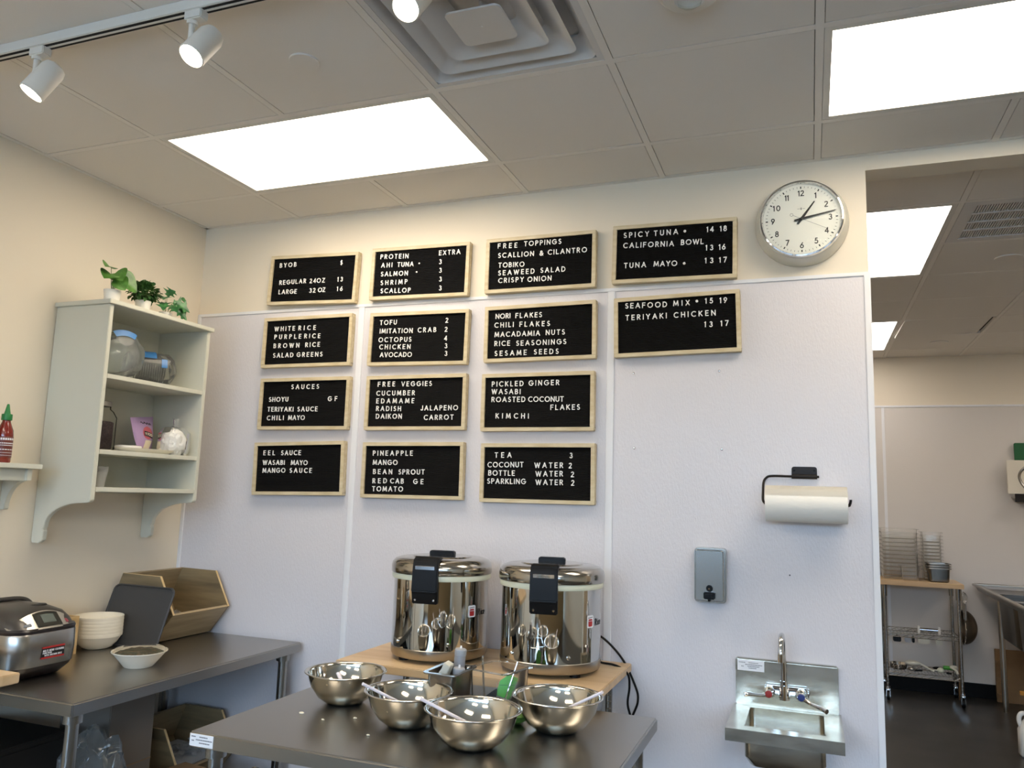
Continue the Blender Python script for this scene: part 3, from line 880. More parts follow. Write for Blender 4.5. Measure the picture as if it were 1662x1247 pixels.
# ================================================================ soap dispenser
t = thing('soap_dispenser', 'stainless steel soap dispenser with black push valve on the wall', 'soap dispenser', (2.611, -.003, 1.282))
bm = nb(); prism(bm, rrect(.118, .204, .012, 5), 'y', -.04, 0); obj('tank', bm, 'satin', t, bevel=.004)
bm = nb(); prism(bm, rrect(.112, .196, .012, 5, -.001, 0), 'y', -.062, -.038); obj('cover', bm, 'dispenser', t, bevel=.006, seg=3)
bm = nb(); cyl(bm, (0, -.06, -.047), (0, -.066, -.047), .0125, 24); obj('lock', bm, 'black', t, bevel=.001)
bm = nb(); box(bm, -.004, .002, -.069, -.065, -.05, -.046); obj('keyhole', bm, 'chrome', t)
bm = nb(); box(bm, -.021, .021, -.078, -.06, -.086, -.06); obj('push_valve', bm, 'black', t, bevel=.003)
bm = nb(); box(bm, -.013, .013, -.086, -.076, -.08, -.066); cyl(bm, (0, -.074, -.086), (0, -.074, -.094), .005, 12); obj('spout', bm, 'black', t, bevel=.002)

# ================================================================ hand sink
t = thing('hand_sink', 'small wall mounted stainless steel hand sink with gooseneck tap', 'sink', (2.878, -.003, .82))
bm = nb()
prism(bm, [(-.178, .0), (.178, .0), (.178, .115), (.178, .165), (-.178, .165), (-.178, .115)], 'y', -.014, 0)
obj('backsplash', bm, 'sink_steel', t, bevel=.003)
bm = nb(); box(bm, -.178, .178, -.03, -.0, .118, .168); obj('backsplash_ledge', bm, 'sink_steel', t, bevel=.006)
# rim: a flat frame with a rolled front edge
bm = nb()
x0, x1, y0, y1 = -.184, .184, -.362, -.004
ox0, ox1, oy0, oy1 = -.127, .128, -.31, -.045
for q in ((x0, x1, y0, oy0), (x0, x1, oy1, y1), (x0, ox0, oy0, oy1), (ox1, x1, oy0, oy1)):
    box(bm, *q, -.003, .0)
box(bm, x0, x1, y0, y0 + .004, -.04, -.003); box(bm, x0, x0 + .004, y0 + .004, y1, -.04, -.003); box(bm, x1 - .004, x1, y0 + .004, y1, -.04, -.003)
obj('rim', bm, 'sink_steel', t)
bm = nb()
tp = rrect(ox1 - ox0, oy1 - oy0, .02, 5, (ox0 + ox1) / 2, (oy0 + oy1) / 2)
lo = rrect(ox1 - ox0 - .03, oy1 - oy0 - .03, .035, 5, (ox0 + ox1) / 2, (oy0 + oy1) / 2)
L = [[bm.verts.new((x, y, z)) for x, y in p] for p, z in ((tp, 0), (tp, -.1), (lo, -.13))]
for A_, B_ in zip(L, L[1:]):
    for k in range(len(A_)):
        bm.faces.new((A_[k], A_[(k + 1) % len(A_)], B_[(k + 1) % len(A_)], B_[k]))
bm.faces.new(L[2])
bmesh.ops.recalc_face_normals(bm, faces=bm.faces)
bmesh.ops.solidify(bm, geom=bm.faces[:], thickness=.002)
obj('basin', bm, 'sink_steel', t)
bm = nb(); lathe(bm, [(.045, -.128), (.04, -.126), (.02, -.127), (0, -.127)], 24, c=(0, -.18, 0)); lathe(bm, [(.02, -.135), (.02, -.3), (.0, -.3)], 20, c=(0, -.18, 0)); obj('drain', bm, 'chrome', t)
bm = nb(); prism(bm, rrect(.26, .1, .02, 4, 0, -.075), 'y', -.012, 0); obj('wall_bracket', bm, 'satin', t)
tp_ = thing
fa = obj('faucet_body', B(-.075, .078, -.045, -.016, .042, .082), 'chrome', t, bevel=.008, seg=3)
bm = nb()
cyl(bm, (-.006, -.03, .06), (-.006, -.052, .06), .02, 20); cyl(bm, (-.006, -.052, .04), (-.006, -.052, .09), .0185, 20, .014)
obj('spout_socket', bm, 'chrome', fa)
bm = nb(); tube(bm, smooth_path([(-.006, -.052, .085), (-.007, -.052, .16), (-.008, -.054, .225), (-.009, -.075, .262), (-.01, -.108, .272), (-.011, -.138, .258), (-.012, -.152, .222), (-.012, -.153, .2)], 6), .0098, 14)
cyl(bm, (-.012, -.153, .215), (-.012, -.153, .188), .0118, 16); cyl(bm, (-.0065, -.052, .085), (-.007, -.052, .105), .0125, 16); obj('spout', bm, 'chrome', fa)
for x, tip, m_, nm in ((-.058, (-.142, -.088, .052), 'redbtn', 'hot'), (.052, (.135, -.15, .038), 'bluebtn', 'cold')):
    bm = nb(); lathe(bm, [(.02, 0), (.021, .012), (.016, .024), (.014, .04), (.0, .042)], 20, mx=Matrix.Translation((x, -.04, .06)) @ RX)
    p0 = Vector((x, -.07, .058)); p1 = Vector(tip)
    tube(bm, smooth_path([p0, p0.lerp(p1, .35) + Vector((0, 0, -.004)), p0.lerp(p1, .75), p1], 5), [.0065] * 6 + [.006] * 4 + [.0075] * 4 + [.0085] * 2, 10)
    h_ = obj('lever', bm, 'chrome', t)
    bm = nb(); lathe(bm, [(.0125, .04), (.0125, .0445), (.01, .047), (0, .048)], 18, mx=Matrix.Translation((x, -.04, .06)) @ RX)
    o = obj('button', bm, m_, h_); o['label'] = '%s water button' % ('red' if nm == 'hot' else 'blue')
lb_ = obj('sticker', B(-.17, -.075, -.0312, -.0298, .124, .162), 'labelwhite', t)
bm = nb()
for z, a, b in ((.153, -.164, -.142), (.153, -.13, -.096), (.146, -.142, -.08), (.140, -.134, -.09), (.134, -.13, -.1), (.139, -.156, -.148)):
    x = a
    while x < b - .002:
        w = random.uniform(.002, .005)
        box(bm, x, min(x + w, b), -.0318, -.031, z - .0014, z + .0014); x += w + .0016
obj('print', bm, 'ink', lb_)

# ================================================================ steel work tables


def work_table(name, label, x0, x1, y0, y1, z, shelf, group, mtop):
    """boxed sheet-steel top with a turned-down edge, tube legs with bullet feet and an undershelf"""
    cx, cy = (x0 + x1) / 2, (y0 + y1) / 2
    t = thing(name, label, 'table', (cx, cy, 0), group=group)
    a, b = (x1 - x0) / 2, (y1 - y0) / 2
    bm = nb()
    box(bm, -a, a, -b, b, z - .042, z)
    obj('tabletop', bm, mtop, t, bevel=.005, seg=3)
    for sx in (-1, 1):
        for sy in (-1, 1):
            x, y = sx * (a - .055), sy * (b - .055)
            bm = nb()
            cyl(bm, (x, y, .06), (x, y, z - .04), .0205, 24)
            cyl(bm, (x, y, z - .075), (x, y, z - .042), .03, 24)
            lg = obj('leg', bm, 'steel', t)
            bm = nb(); lathe(bm, [(0, 0), (.016, 0), (.022, .02), (.0235, .05), (.0205, .066)], 20, c=(x, y, 0)); obj('foot', bm, 'satin', lg)
    if shelf:
        bm = nb(); box(bm, -a + .03, a - .03, -b + .03, b - .03, shelf - .03, shelf)
        obj('undershelf', bm, 'steel', t, bevel=.004)
    return t


LT = work_table('work_table', 'stainless steel work table against the left wall holding the rice cooker', .01, .785, -1.237, -.03, .866, .25, None, 'steel_top')
PT = work_table('prep_table', 'stainless steel prep table in the foreground with four mixing bowls', 1.30, 2.50, -1.293, -.53, .866, .2, None, 'steel_top')
s = obj('sticker', B(-.594, -.512, -.3831, -.381, .829, .862), 'labelwhite', PT)
bm = nb()
for z, a, b in ((.855, -.588, -.572), (.855, -.560, -.532), (.847, -.572, -.516), (.839, -.56, -.524), (.844, -.587, -.579)):
    x = a
    while x < b - .002:
        w = random.uniform(.002, .005)
        box(bm, x, min(x + w, b), -.3836, -.3829, z - .0014, z + .0014); x += w + .0014
obj('print', bm, 'ink', s)

# ---------------------------------------------------------------- butcher block counter whose corner shows at the left edge
t = thing('butcher_block_counter', 'butcher block counter whose corner shows at the left edge before the rice cooker', 'counter', (.32, -1.66, 0))
obj('top', B(-.31, .312, -.36, .352, .928, .96), 'butcher', t, bevel=.003)
for sx in (-.25, .05):
    for sy in (-.3, .2):
        bm = nb(); cyl(bm, (sx, sy, 0), (sx, sy, .93), .014, 16); obj('leg', bm, 'wire', t)

# ---------------------------------------------------------------- rice cooker on the left table
t = thing('rice_cooker', 'black and steel rice cooker with a small grey display on the left table', 'rice cooker', (.225, -1.035, .8665))


def ring_loft(bm, secs, cap=True):
    """loft rounded-rectangle sections: (z, x0, x1, y0, y1, r)"""
    L = []
    for z, x0, x1, y0, y1, r in secs:
        L.append([bm.verts.new((x, y, z if not callable(z) else z(x, y))) for x, y in rrect(x1 - x0, y1 - y0, r, 7, (x0 + x1) / 2, (y0 + y1) / 2)])
    for A, Bq in zip(L, L[1:]):
        for k in range(len(A)):
            bm.faces.new((A[k], A[(k + 1) % len(A)], Bq[(k + 1) % len(A)], Bq[k]))
    if cap:
        bm.faces.new(L[0][::-1]); bm.faces.new(L[-1])


bm = nb(); ring_loft(bm, [(.0, -.14, .145, -.1, .1, .05), (.006, -.15, .16, -.11, .11, .055), (.034, -.175, .185, -.13, .13, .06), (.046, -.182, .19, -.135, .135, .062)]); obj('base', bm, 'cookerbase', t)
bm = nb(); ring_loft(bm, [(.046, -.184, .193, -.136, .136, .063), (.10, -.186, .197, -.138, .138, .064), (.155, -.185, .195, -.137, .137, .063), (.16, -.183, .193, -.135, .135, .062)]); bd = obj('body', bm, 'steel', t)
bm = nb(); ring_loft(bm, [(.16, -.182, .193, -.135, .135, .062), (.17, -.182, .195, -.137, .137, .064), (.177, -.18, .19, -.134, .134, .062)]); obj('collar', bm, 'cookerbase', t)
bm = nb()
ring_loft(bm, [(.176, -.18, .182, -.132, .132, .062), (.195, -.178, .165, -.13, .13, .06), (.218, -.168, .135, -.12, .12, .058), (.236, -.145, .08, -.095, .095, .055), (.246, -.09, .02, -.055, .055, .045)])
ld = obj('lid', bm, 'cookerlid', t, sharp=50)
# steep control panel wrapping the front of the lid
bm = nb()


def cp(u, w):             # u across (-1..1), w up the slope (0..1)
    y = u * .130
    edge = .195 - .045 * abs(u) ** 3
    x = edge - w * (.052 - .03 * u * u)
    z = .174 + w * (.056 - .046 * u * u)
    return x, y, z


n = 18
G = [[bm.verts.new(cp(-1 + 2 * i / n, w / 4)) for w in range(5)] for i in range(n + 1)]
for i in range(n):
    for w in range(4):
        bm.faces.new((G[i][w], G[i][w + 1], G[i + 1][w + 1], G[i + 1][w]))
bmesh.ops.recalc_face_normals(bm, faces=bm.faces)
bmesh.ops.solidify(bm, geom=bm.faces[:], thickness=.012)
pn = obj('control_panel', bm, 'silver', t, sharp=50)


def panel_patch(name, u0, u1, w0, w1, m, lift, par):
    bm = nb()
    G = [[bm.verts.new(Vector(cp(u0 + (u1 - u0) * i / 8, w0 + (w1 - w0) * j / 4)) + Vector((.7, 0, .65)) * lift) for j in range(5)] for i in range(9)]
    for i in range(8):
        for j in range(4):
            bm.faces.new((G[i][j], G[i][j + 1], G[i + 1][j + 1], G[i + 1][j]))
    bmesh.ops.solidify(bm, geom=bm.faces[:], thickness=.012)
    return obj(name, bm, m, par, sharp=50)


lf = panel_patch('display_frame', -.36, .4, .1, .94, 'lcdframe', .0015, pn)
panel_patch('lcd_screen', -.16, .24, .3, .78, 'lcd', .0025, pn)
panel_patch('button', .56, .68, .2, .5, 'pinkred', .002, pn)
panel_patch('button', -.7, -.5, .25, .45, 'greycap', .002, pn)
bm = nb(); lathe(bm, [(0, .006), (.03, .006), (.034, .002), (.034, -.01)], 32, c=(.05, .05, .234), sx=.8, sy=1.1); obj('steam_vent', bm, 'black', ld)
bm = nb(); tube(bm, smooth_path([(-.06, -.128, .19), (-.06, -.11, .23), (-.06, -.06, .251), (-.06, .06, .251), (-.06, .11, .23), (-.06, .128, .19)], 5), .008, 10); obj('carry_handle', bm, 'cookerlid', t)
sk = obj('sticker', B(.1955, .1985, -.03, .06, .075, .105), 'inkblack', bd)
obj('stripe', B(.196, .1992, -.03, .06, .105, .1105), 'red', sk); obj('stripe', B(.196, .1992, -.03, .06, .0695, .075), 'red', sk)
bm = nb()
fx = lambda u, v, d: (.1985 + d, u, v)
letters(bm, 'MULTI MENU COOKING', -.027, .0965, .057, .0965, .007, .0011, fx, 0, .0008, .3)
letters(bm, 'FUNCTION', -.027, .0885, .008, .0885, .006, .001, fx, 0, .0008)
letters(bm, 'WITH BROWN RICE', -.02, .0805, .05, .0805, .006, .001, fx, 0, .0008)
obj('print', bm, 'labelwhite', sk)

# ---------------------------------------------------------------- pale wooden box half hidden behind the cooker
t = thing('wooden_box', 'pale wooden box half hidden between the rice cooker and the white bowls', 'box', (.10, -.70, .8665))
bm = nb()
for q in ((-.08, .06, -.07, -.06), (-.08, .06, .0, .01), (-.08, -.07, -.06, .0), (.05, .06, -.06, .0)):
    box(bm, *q, 0, .15)
obj('sides', bm, 'crate_edge', t); obj('bottom', B(-.07, .05, -.06, .0, 0, .01), 'crate_edge', t)

# ---------------------------------------------------------------- stack of white fibre bowls
BP = [(0, 0), (.045, 0), (.058, .006), (.078, .026), (.088, .042), (.0925, .0512), (.0955, .0518), (.0966, .0652), (.0962, .0662), (.0945, .0662), (.0915, .053), (.076, .03), (.055, .01), (0, .009)]
for k in range(6):
    bm = nb(); lathe(bm, BP, 56)
    lb = ('bottom' if k == 0 else 'topmost' if k == 5 else ['', 'second', 'third', 'fourth', 'fifth'][k]) + ' white fibre bowl'
    lb += {0: ' of the stack on the left table, standing on the steel', 5: ' of the stack on the left table, open at the top'}.get(k, ' from the bottom of the stack on the left table')
    tag(obj('fibre_bowl', bm, 'bagasse', loc=(.128, -.562, .8665 + .0136 * k)), lb, 'bowl', 'stacked white bowls')

# ---------------------------------------------------------------- lidded bowl of salad
t = thing('takeout_bowl', 'white takeout bowl of salad under a clear lid on the left table', 'bowl', (.545, -.742, .8665))
bm = nb(); lathe(bm, [(0, 0), (.05, 0), (.054, .003), (.094, .052), (.1, .056), (.1, .059), (.094, .058), (.05, .008), (0, .007)], 48); obj('bowl', bm, 'bagasse', t)
bm = nb(); lathe(bm, [(.1015, .054), (.103, .056), (.102, .0605), (.093, .061), (.088, .068), (.06, .071), (0, .0715)], 48); obj('lid', bm, 'clear', t)
bm = nb()
lathe(bm, [(.087, .05), (.07, .058), (.04, .061), (.02, .0615), (0, .062)], 36)
for v in bm.verts:
    v.co.z += .004 * noise.noise(v.co * 60)
sd = obj('salad', bm, 'salad', loc=(.545, -.742, .8665), sharp=180)
tag(sd, 'green and brown salad filling the lidded white bowl', 'salad', kind='stuff')

# ---------------------------------------------------------------- hexagonal wooden crates


def hex_crate(label, loc, L):
    t = thing('wooden_crate', label, 'crate', loc, group='hexagonal wooden crates')
    prof = [(.06, .0), (.235, .0), (.335, .125), (.245, .285), (.03, .288), (-.03, .14)]
    prof = [(x + .03, z) for x, z in prof]
    th = .011
    for nm, y0, y1 in (('end_panel', -L, -L + th), ('end_panel', -th, 0)):
        bm = nb(); prism(bm, prof, 'y', y0, y1); obj(nm, bm, 'crate_end', t)
    cx = sum(p[0] for p in prof) / 6; cz = sum(p[1] for p in prof) / 6

    def side(nm, p, q, m):
        p, q = Vector(p), Vector(q)
        d = (q - p).normalized(); n = Vector((-d.y, d.x))
        if n.dot(Vector((cx, cz)) - (p + q) / 2) < 0:
            n = -n
        bm = nb(); prism(bm, [tuple(p), tuple(q), tuple(q + n * th), tuple(p + n * th)], 'y', -L + th, -th)
        return obj(nm, bm, m, t)
    side('bottom_panel', prof[0], prof[1], 'crate')
    side('front_panel', prof[1], prof[2], 'crate')
    side('back_panel', prof[4], prof[5], 'crate')
    side('back_panel', prof[5], prof[0], 'crate')
    # pale strips paint the light caught by the edges along the opening
    bm = nb()
    def strip(p, q, y0, y1, w=.0118):
        p, q = Vector(p), Vector(q)
        d = (q - p).normalized(); n = Vector((-d.y, d.x)) * .0015
        if n.dot(Vector((cx, cz)) - (p + q) / 2) > 0:
            n = -n
        prism(bm, [tuple(p), tuple(q), tuple(q + n), tuple(p + n)], 'y', y0, y1)
    strip(prof[2], prof[3], -L, -L + th); strip(prof[2], prof[3], -th, 0)
    strip(prof[3], prof[4], -L, -L + th)
    p = Vector(prof[2])
    prism(bm, [(p.x, p.y), (p.x, p.y + .0015), (p.x - th * 1.3, p.y + .0015), (p.x - th * 1.3, p.y)], 'y', -L, 0)
    obj('lit_edge', bm, 'crate_edge', t)
    return t


hex_crate('hexagonal wooden crate on the left table behind the dark tray', (.0, -.032, .870), .36)
hex_crate('hexagonal wooden crate of white packets on the shelf under the left table', (.13, -.07, .2505), .36)
bm = nb()
for k in range(3):
    x = .02
b_ = nb(); tube(b_, smooth_path([(.25, -.34, .95), (.235, -.25, .97), (.22, -.2, .955)], 5), [.02] * 11, 8)
for v in b_.verts:
    v.co += noise.noise_vector(v.co * 45) * .012
bm.free()
tag(obj('plastic_wrap', b_, 'film'), 'scrap of clear plastic wrap inside the crate on the left table', 'plastic wrap')

# packets in the lower crate: countable ones on top of the heap
n_ = 0
for k in range(46):
    bm = nb(); w, h = random.uniform(.02, .03), random.uniform(.012, .018)
    G = [[bm.verts.new((w * (i - 2) / 4, h * (j - 1.0), .004 * math.cos((i - 2) * .7) * (1 if j == 1 else .2))) for j in range(3)] for i in range(5)]
    for i in range(4):
        for j in range(2):
            bm.faces.new((G[i][j], G[i + 1][j], G[i + 1][j + 1], G[i][j + 1]))
    bmesh.ops.solidify(bm, geom=bm.faces[:], thickness=.003)
    o = obj('sauce_packet', bm, 'packet', loc=(.13 + random.uniform(.12, .26), -.07 - random.uniform(.03, .32), .2505 + .132 + random.uniform(-.008, .02)),
            rot=(random.uniform(-.6, .6), random.uniform(-.6, .6), random.uniform(0, 6)))
    tag(o, 'small white packet in the heap inside the crate under the left table', 'packet', 'white packets in the lower crate')
bm = nb(); prism(bm, [(.10, .02), (.25, .02), (.318, .118), (.04, .128)], 'y', -.345, -.014)
tag(obj('packet_heap', bm, 'packet', loc=(.13, -.07, .2505)), 'lower layer of the white packet heap inside the crate under the left table', 'packets', kind='stuff')

# ---------------------------------------------------------------- charcoal cafeteria tray leaning on the crate
t = thing('serving_tray', 'charcoal plastic serving tray leaning upright against the wooden crate', 'tray', (.225, -.505, .8675), (R(-19.5), 0, R(0)))
bm = nb()
L = []
for w, h, y, r in ((.345, .258, 0, .03), (.345, .258, -.004, .03), (.335, .248, -.006, .028), (.318, .232, .010, .024), (.0, 0, 0, 0)):
    if w:
        L.append([bm.verts.new((x, y, z)) for x, z in rrect(w * 1.0, h * 1.02, r, 5, 0, .132)])
for A_, B_ in zip(L, L[1:]):
    for k in range(len(A_)):
        bm.faces.new((A_[k], A_[(k + 1) % len(A_)], B_[(k + 1) % len(A_)], B_[k]))
bm.faces.new(L[0]); bm.faces.new(L[-1])
obj('tray', bm, 'tray', t, sharp=25)

# ================================================================ under the left table: boxes and bags
t = thing('cardboard_box', 'grey cardboard box standing on the shelf under the left table', 'box', (.38, -.70, .2505))
obj('box', B(-.12, .13, -.12, .1, 0, .5), 'card_grey', t, bevel=.003)
bm = nb(); box(bm, .1302, .1312, -.12, .1, .24, .243); obj('seam_tape', bm, 'card', t)
t = thing('cardboard_box', 'brown cardboard box at the front of the shelf, right of the grey one', 'box', (.56, -.60, .2505), (0, 0, R(-8)))
obj('box', B(-.01, .18, -.17, .13, 0, .19), 'card', t, bevel=.003)
bm = nb(); box(bm, -.008, .083, -.168, .128, .191, .194); box(bm, .087, .178, -.168, .128, .191, .194); obj('flaps', bm, 'card', t)
t = thing('cardboard_box', 'brown cardboard box on the floor beneath the left table shelf edge', 'box', (.98, -.60, 0))
obj('box', B(-.15, .2, -.22, .2, 0, .36), 'card', t, bevel=.003)
bm = nb(); box(bm, -.14, .19, -.21, .19, .361, .364); obj('flaps', bm, 'card', t)
t = thing('storage_box', 'dark storage box at the left end of the shelf under the left table', 'box', (.22, -1.06, .2505))
obj('box', B(-.18, .22, -.14, .12, 0, .4), 'darkbox', t, bevel=.004)
obj('lid', B(-.185, .225, -.145, .125, .4, .42), 'darkbox', t, bevel=.004)


def crumpled(name, label, c, s, m, seed, amp=.25, sub=4, fr=2.6):
    bm = nb(); bmesh.ops.create_icosphere(bm, subdivisions=sub, radius=1)
    for v in bm.verts:
        p = v.co.copy()
        d = noise.noise(p * fr + Vector((seed, 0, 0))) * amp + noise.noise(p * fr * 2.7 + Vector((0, seed, 0))) * amp * .5 + abs(noise.noise(p * fr * 1.7 + Vector((seed, seed, 3)))) * amp * .7
        q = p * (1 + d)
        q.z = max(q.z, -.82)
        v.co = Vector((q.x * s[0], q.y * s[1], q.z * s[2]))
    o = obj(name, bm, m, loc=(c[0], c[1], c[2] + s[2] * .82), sharp=22)
    return tag(o, label, 'plastic bag')


b1 = crumpled('plastic_bag', 'crumpled clear plastic bag with a blue print under the left table', (.56, -.93, .2505), (.11, .12, .225), 'film_dim', 3.1)
bm = nb(); prism(bm, rrect(.06, .05, .006, 3), 'x', .118, .121); o = obj('print', bm, 'blueprint', b1)
o.location = (.0, .05, .02)
crumpled('plastic_bag', 'crumpled clear plastic bag hanging over the shelf edge by the front table leg', (.715, -.865, .2505), (.04, .065, .15), 'film_dim', 8.4)
crumpled('plastic_bag', 'crumpled clear plastic bag on the box under the prep table corner', (1.02, -.62, .366), (.12, .13, .08), 'film_dim', 5.2)
# ================================================================ white wall cabinet on the left wall
CY0, CY1, CD = -.822, -.238, .30
t = thing('wall_cabinet', 'white open wall cabinet with scalloped brackets on the left wall', 'cabinet', (0.001, CY0, 1.31))
Wc = CY1 - CY0


def bracket(n=10):
    p = [(0, .98), (0, .012), (.004, .0), (.045, .0), (.052, .006), (.062, .012), (.064, .05), (.058, .058), (.062, .062)]
    # concave sweep up to the front
    for k in range(n + 1):
        a = R(180 - 90 * k / n)
        p.append((.262 + .196 * math.cos(a), .07 + .098 * math.sin(a)))
    p += [(.28, .17), (.292, .172), (.30, .18), (.30, .98)]
    return p


for y in (0, Wc - .02):
    bm = nb(); prism(bm, bracket(), 'y', y, y + .02); obj('side_panel', bm, 'cab', t, bevel=.002, sharp=30)
obj('top_board', B(0, CD + .012, -.012, Wc + .012, .98, .999), 'cab', t, bevel=.002)
for z in (.674, .365, .213):
    obj('shelf', B(.008, CD - .001, .02, Wc - .02, z, z + .019), 'cab', t, bevel=.0015)
obj('back_panel', B(0, .007, .02, Wc - .02, .205, .98), 'bead', t)

# small shelf further along the wall
t = thing('bracket_shelf', 'small white bracket shelf at the left edge with red sauce bottles', 'shelf', (0.001, -.925, 1.605))
obj('shelf_board', B(0, .15, -.55, .0, 0, .019), 'cab', t, bevel=.002)
bm = nb(); box(bm, .012, .118, -.5, -.03, -.048, -.0); obj('apron', bm, 'cab', t, bevel=.002)
for y in (-.5, -.048):
    bm = nb(); p = [(0, -.0), (0, -.16), (.02, -.16)] + [(.125 + .1 * math.cos(R(180 - 9 * k)), -.155 + .11 * math.sin(R(180 - 9 * k))) for k in range(11)] + [(.132, -.045), (.132, 0)]
    prism(bm, p, 'y', y, y + .02); obj('bracket', bm, 'cab', t, bevel=.001, sharp=30)


def sauce_bottle(label, x, y):
    t = thing('sauce_bottle', label, 'sauce bottle', (x, y, 1.6242), group='red sauce bottles')
    bm = nb(); lathe(bm, [(0, 0), (.026, 0), (.0285, .004), (.029, .105), (.027, .125), (.016, .152), (.0145, .158), (.0145, .166), (0, .166)], 32); b = obj('bottle', bm, 'chili', t)
    bm = nb(); lathe(bm, [(0, .186), (.0175, .186), (.0185, .183), (.0185, .163), (.017, .162)], 28); lathe(bm, [(.0115, .186), (.0085, .2), (.0045, .222), (.003, .225), (0, .225)], 20); obj('cap', bm, 'capgreen', t)
    bm = nb(); lathe(bm, [(.0293, .02), (.0296, .022), (.0296, .098), (.0293, .1)], 32); obj('label_band', bm, mat('clear_label', '#8a4030', .4) if 'label_m' not in M else M['label_m'], b)
    bm = nb()
    for z, n, hh in ((.09, 7, .008), (.074, 9, .004), (.066, 9, .003), (.05, 6, .003), (.038, 12, .0015), (.028, 12, .0015)):
        for k in range(n):
            a = R(-75 + 105 * (k + .5) / n) + R(12)
            w = .8 * 105 / n
            pts = [(math.cos(a + R(w * (q - .5))) * .0301, math.sin(a + R(w * (q - .5))) * .0301) for q in (0, 1)]
            vs = [bm.verts.new((pts[i][0], pts[i][1], z + dz)) for i, dz in ((0, -hh / 2), (1, -hh / 2), (1, hh / 2), (0, hh / 2))]
            bm.faces.new(vs)
    obj('print', bm, 'labelwhite', b)
    return t


M['label_m'] = mat('bottle_label', '#6e3328', .4)
sauce_bottle('red chilli sauce bottle with green cap at the right end of the small shelf', .09, -1.052)
sauce_bottle('red chilli sauce bottle cut off by the left edge of the photo', .085, -1.125)

# ---------------------------------------------------------------- potted plants on the cabinet


def pot(t, r0, r1, h):
    bm = nb(); lathe(bm, [(0, 0), (r0, 0), (r0 + .002, .002), (r1, h), (r1 - .003, h), (r0, .008), (0, .008)], 32); obj('pot', bm, 'pot', t)
    bm = nb(); lathe(bm, [(r1 - .003, h - .008), (0, h - .006)], 24); obj('soil', bm, 'card', t)


def leaf(bm, base, d, L, W, droop=.3, lobes=0, up=Vector((0, 0, 1))):
    d = Vector(d).normalized()
    s = d.cross(up).normalized() if abs(d.dot(up)) < .98 else Vector((1, 0, 0))
    nn = s.cross(d)
    n = 9
    rows = []
    for i in range(n + 1):
        u = i / n
        w = W * (math.sin(PI * min(u * .92 + .08, 1)) ** .7)
        if lobes:
            w *= .62 + .38 * math.cos(u * lobes * 2 * PI)
        c = Vector(base) + d * L * u - Vector((0, 0, 1)) * droop * L * u * u
        rows.append([bm.verts.new(c + s * w * k / 2 + nn * (abs(k) * .16 * w)) for k in (-2, -1, 0, 1, 2)])
    for A_, B_ in zip(rows, rows[1:]):
        for k in range(4):
            bm.faces.new((A_[k], A_[k + 1], B_[k + 1], B_[k]))


ZT = 2.3095
cams = Vector((2.976, -3.194, 1.563))
tA = thing('potted_plant', 'potted plant with broad heart shaped leaves, nearest on the cabinet top', 'plant', (.225, -.752, ZT), group='small potted plants on the wall cabinet')
pot(tA, .026, .034, .058)
for (bx, by, bz), d, L, W in (((.0, -.018, .150), (.35, -.6, .12), .075, .036), ((.012, -.02, .118), (.35, -.8, -.1), .07, .042), ((.0, .004, .135), (.75, -.1, -.25), .06, .045), ((.008, .014, .122), (.4, .8, -.25), .085, .05), ((-.012, .01, .12), (-.5, .5, .2), .06, .034), ((.012, .0, .105), (.8, .25, -.5), .055, .04)):
    bm = nb(); leaf(bm, (bx, by, bz), d, L, W, .35, 0, Vector((.55, -.6, .45))); obj('leaf', bm, 'leaf_a', tA, sharp=180)
    bm = nb(); tube(bm, smooth_path([(bx * .3, by * .3, .05), (bx * .7, by * .7, (.05 + bz) / 2), (bx, by, bz)], 4), .0013, 6); obj('stem', bm, 'stem', tA)
tB = thing('potted_plant', 'bushy small leaved potted plant in the middle of the cabinet top', 'plant', (.225, -.585, ZT), group='small potted plants on the wall cabinet')
pot(tB, .025, .034, .052)
bm = nb()
for k in range(420):
    v = Vector((random.gauss(0, 1), random.gauss(0, 1), random.gauss(0, 1))).normalized() * random.uniform(.45, 1)
    p = Vector((v.x * .06, v.y * .07, .094 + v.z * .044))
    if p.z < .05:
        continue
    leaf(bm, p, (v.x + random.uniform(-.5, .5), v.y + random.uniform(-.5, .5), v.z + random.uniform(-.2, .6)), random.uniform(.014, .022), random.uniform(.007, .010), .2)
tag_b = obj('foliage', bm, 'leaf_b', tB, sharp=180)
bm = nb()
for k in range(14):
    a = random.uniform(0, 6.28)
    tube(bm, [(0.008 * math.cos(a), .008 * math.sin(a), .045), (.035 * math.cos(a), .038 * math.sin(a), .1)], .0012, 5)
obj('stem', bm, 'stem', tB)
tC = thing('potted_plant', 'trailing plant with cut leaves in a pot at the far end of the cabinet top', 'plant', (.225, -.452, ZT), group='small potted plants on the wall cabinet')
pot(tC, .022, .029, .03)
for (bx, by, bz), d, L, W in (((.0, -.012, .1), (.5, -.6, .0), .07, .042), ((.01, .03, .085), (.55, .6, -.1), .075, .044), ((.015, -.03, .07), (.6, -.6, -.4), .06, .04), ((.02, .035, .055), (.55, .7, -.4), .06, .038), ((0, .0, .11), (.3, .1, .4), .06, .04), ((.02, .005, .06), (.9, -.1, -.2), .055, .034), ((.0, .085, .115), (.2, .9, -.1), .034, .016)):
    bm = nb(); leaf(bm, (bx, by, bz), d, L, W, .4, 3 if W > .02 else 0, Vector((.55, -.6, .4))); obj('leaf', bm, 'leaf_c', tC, sharp=180)
    bm = nb(); tube(bm, smooth_path([(bx * .3, by * .2, .02), (bx * .7, by * .6, (.03 + bz) / 2 + .01), (bx, by, bz)], 4), .0011, 6); obj('stem', bm, 'stem', tC)

# ---------------------------------------------------------------- things in the cabinet
S1, S2, S3 = 1.31 + .6932, 1.31 + .3842, 1.31 + .2322
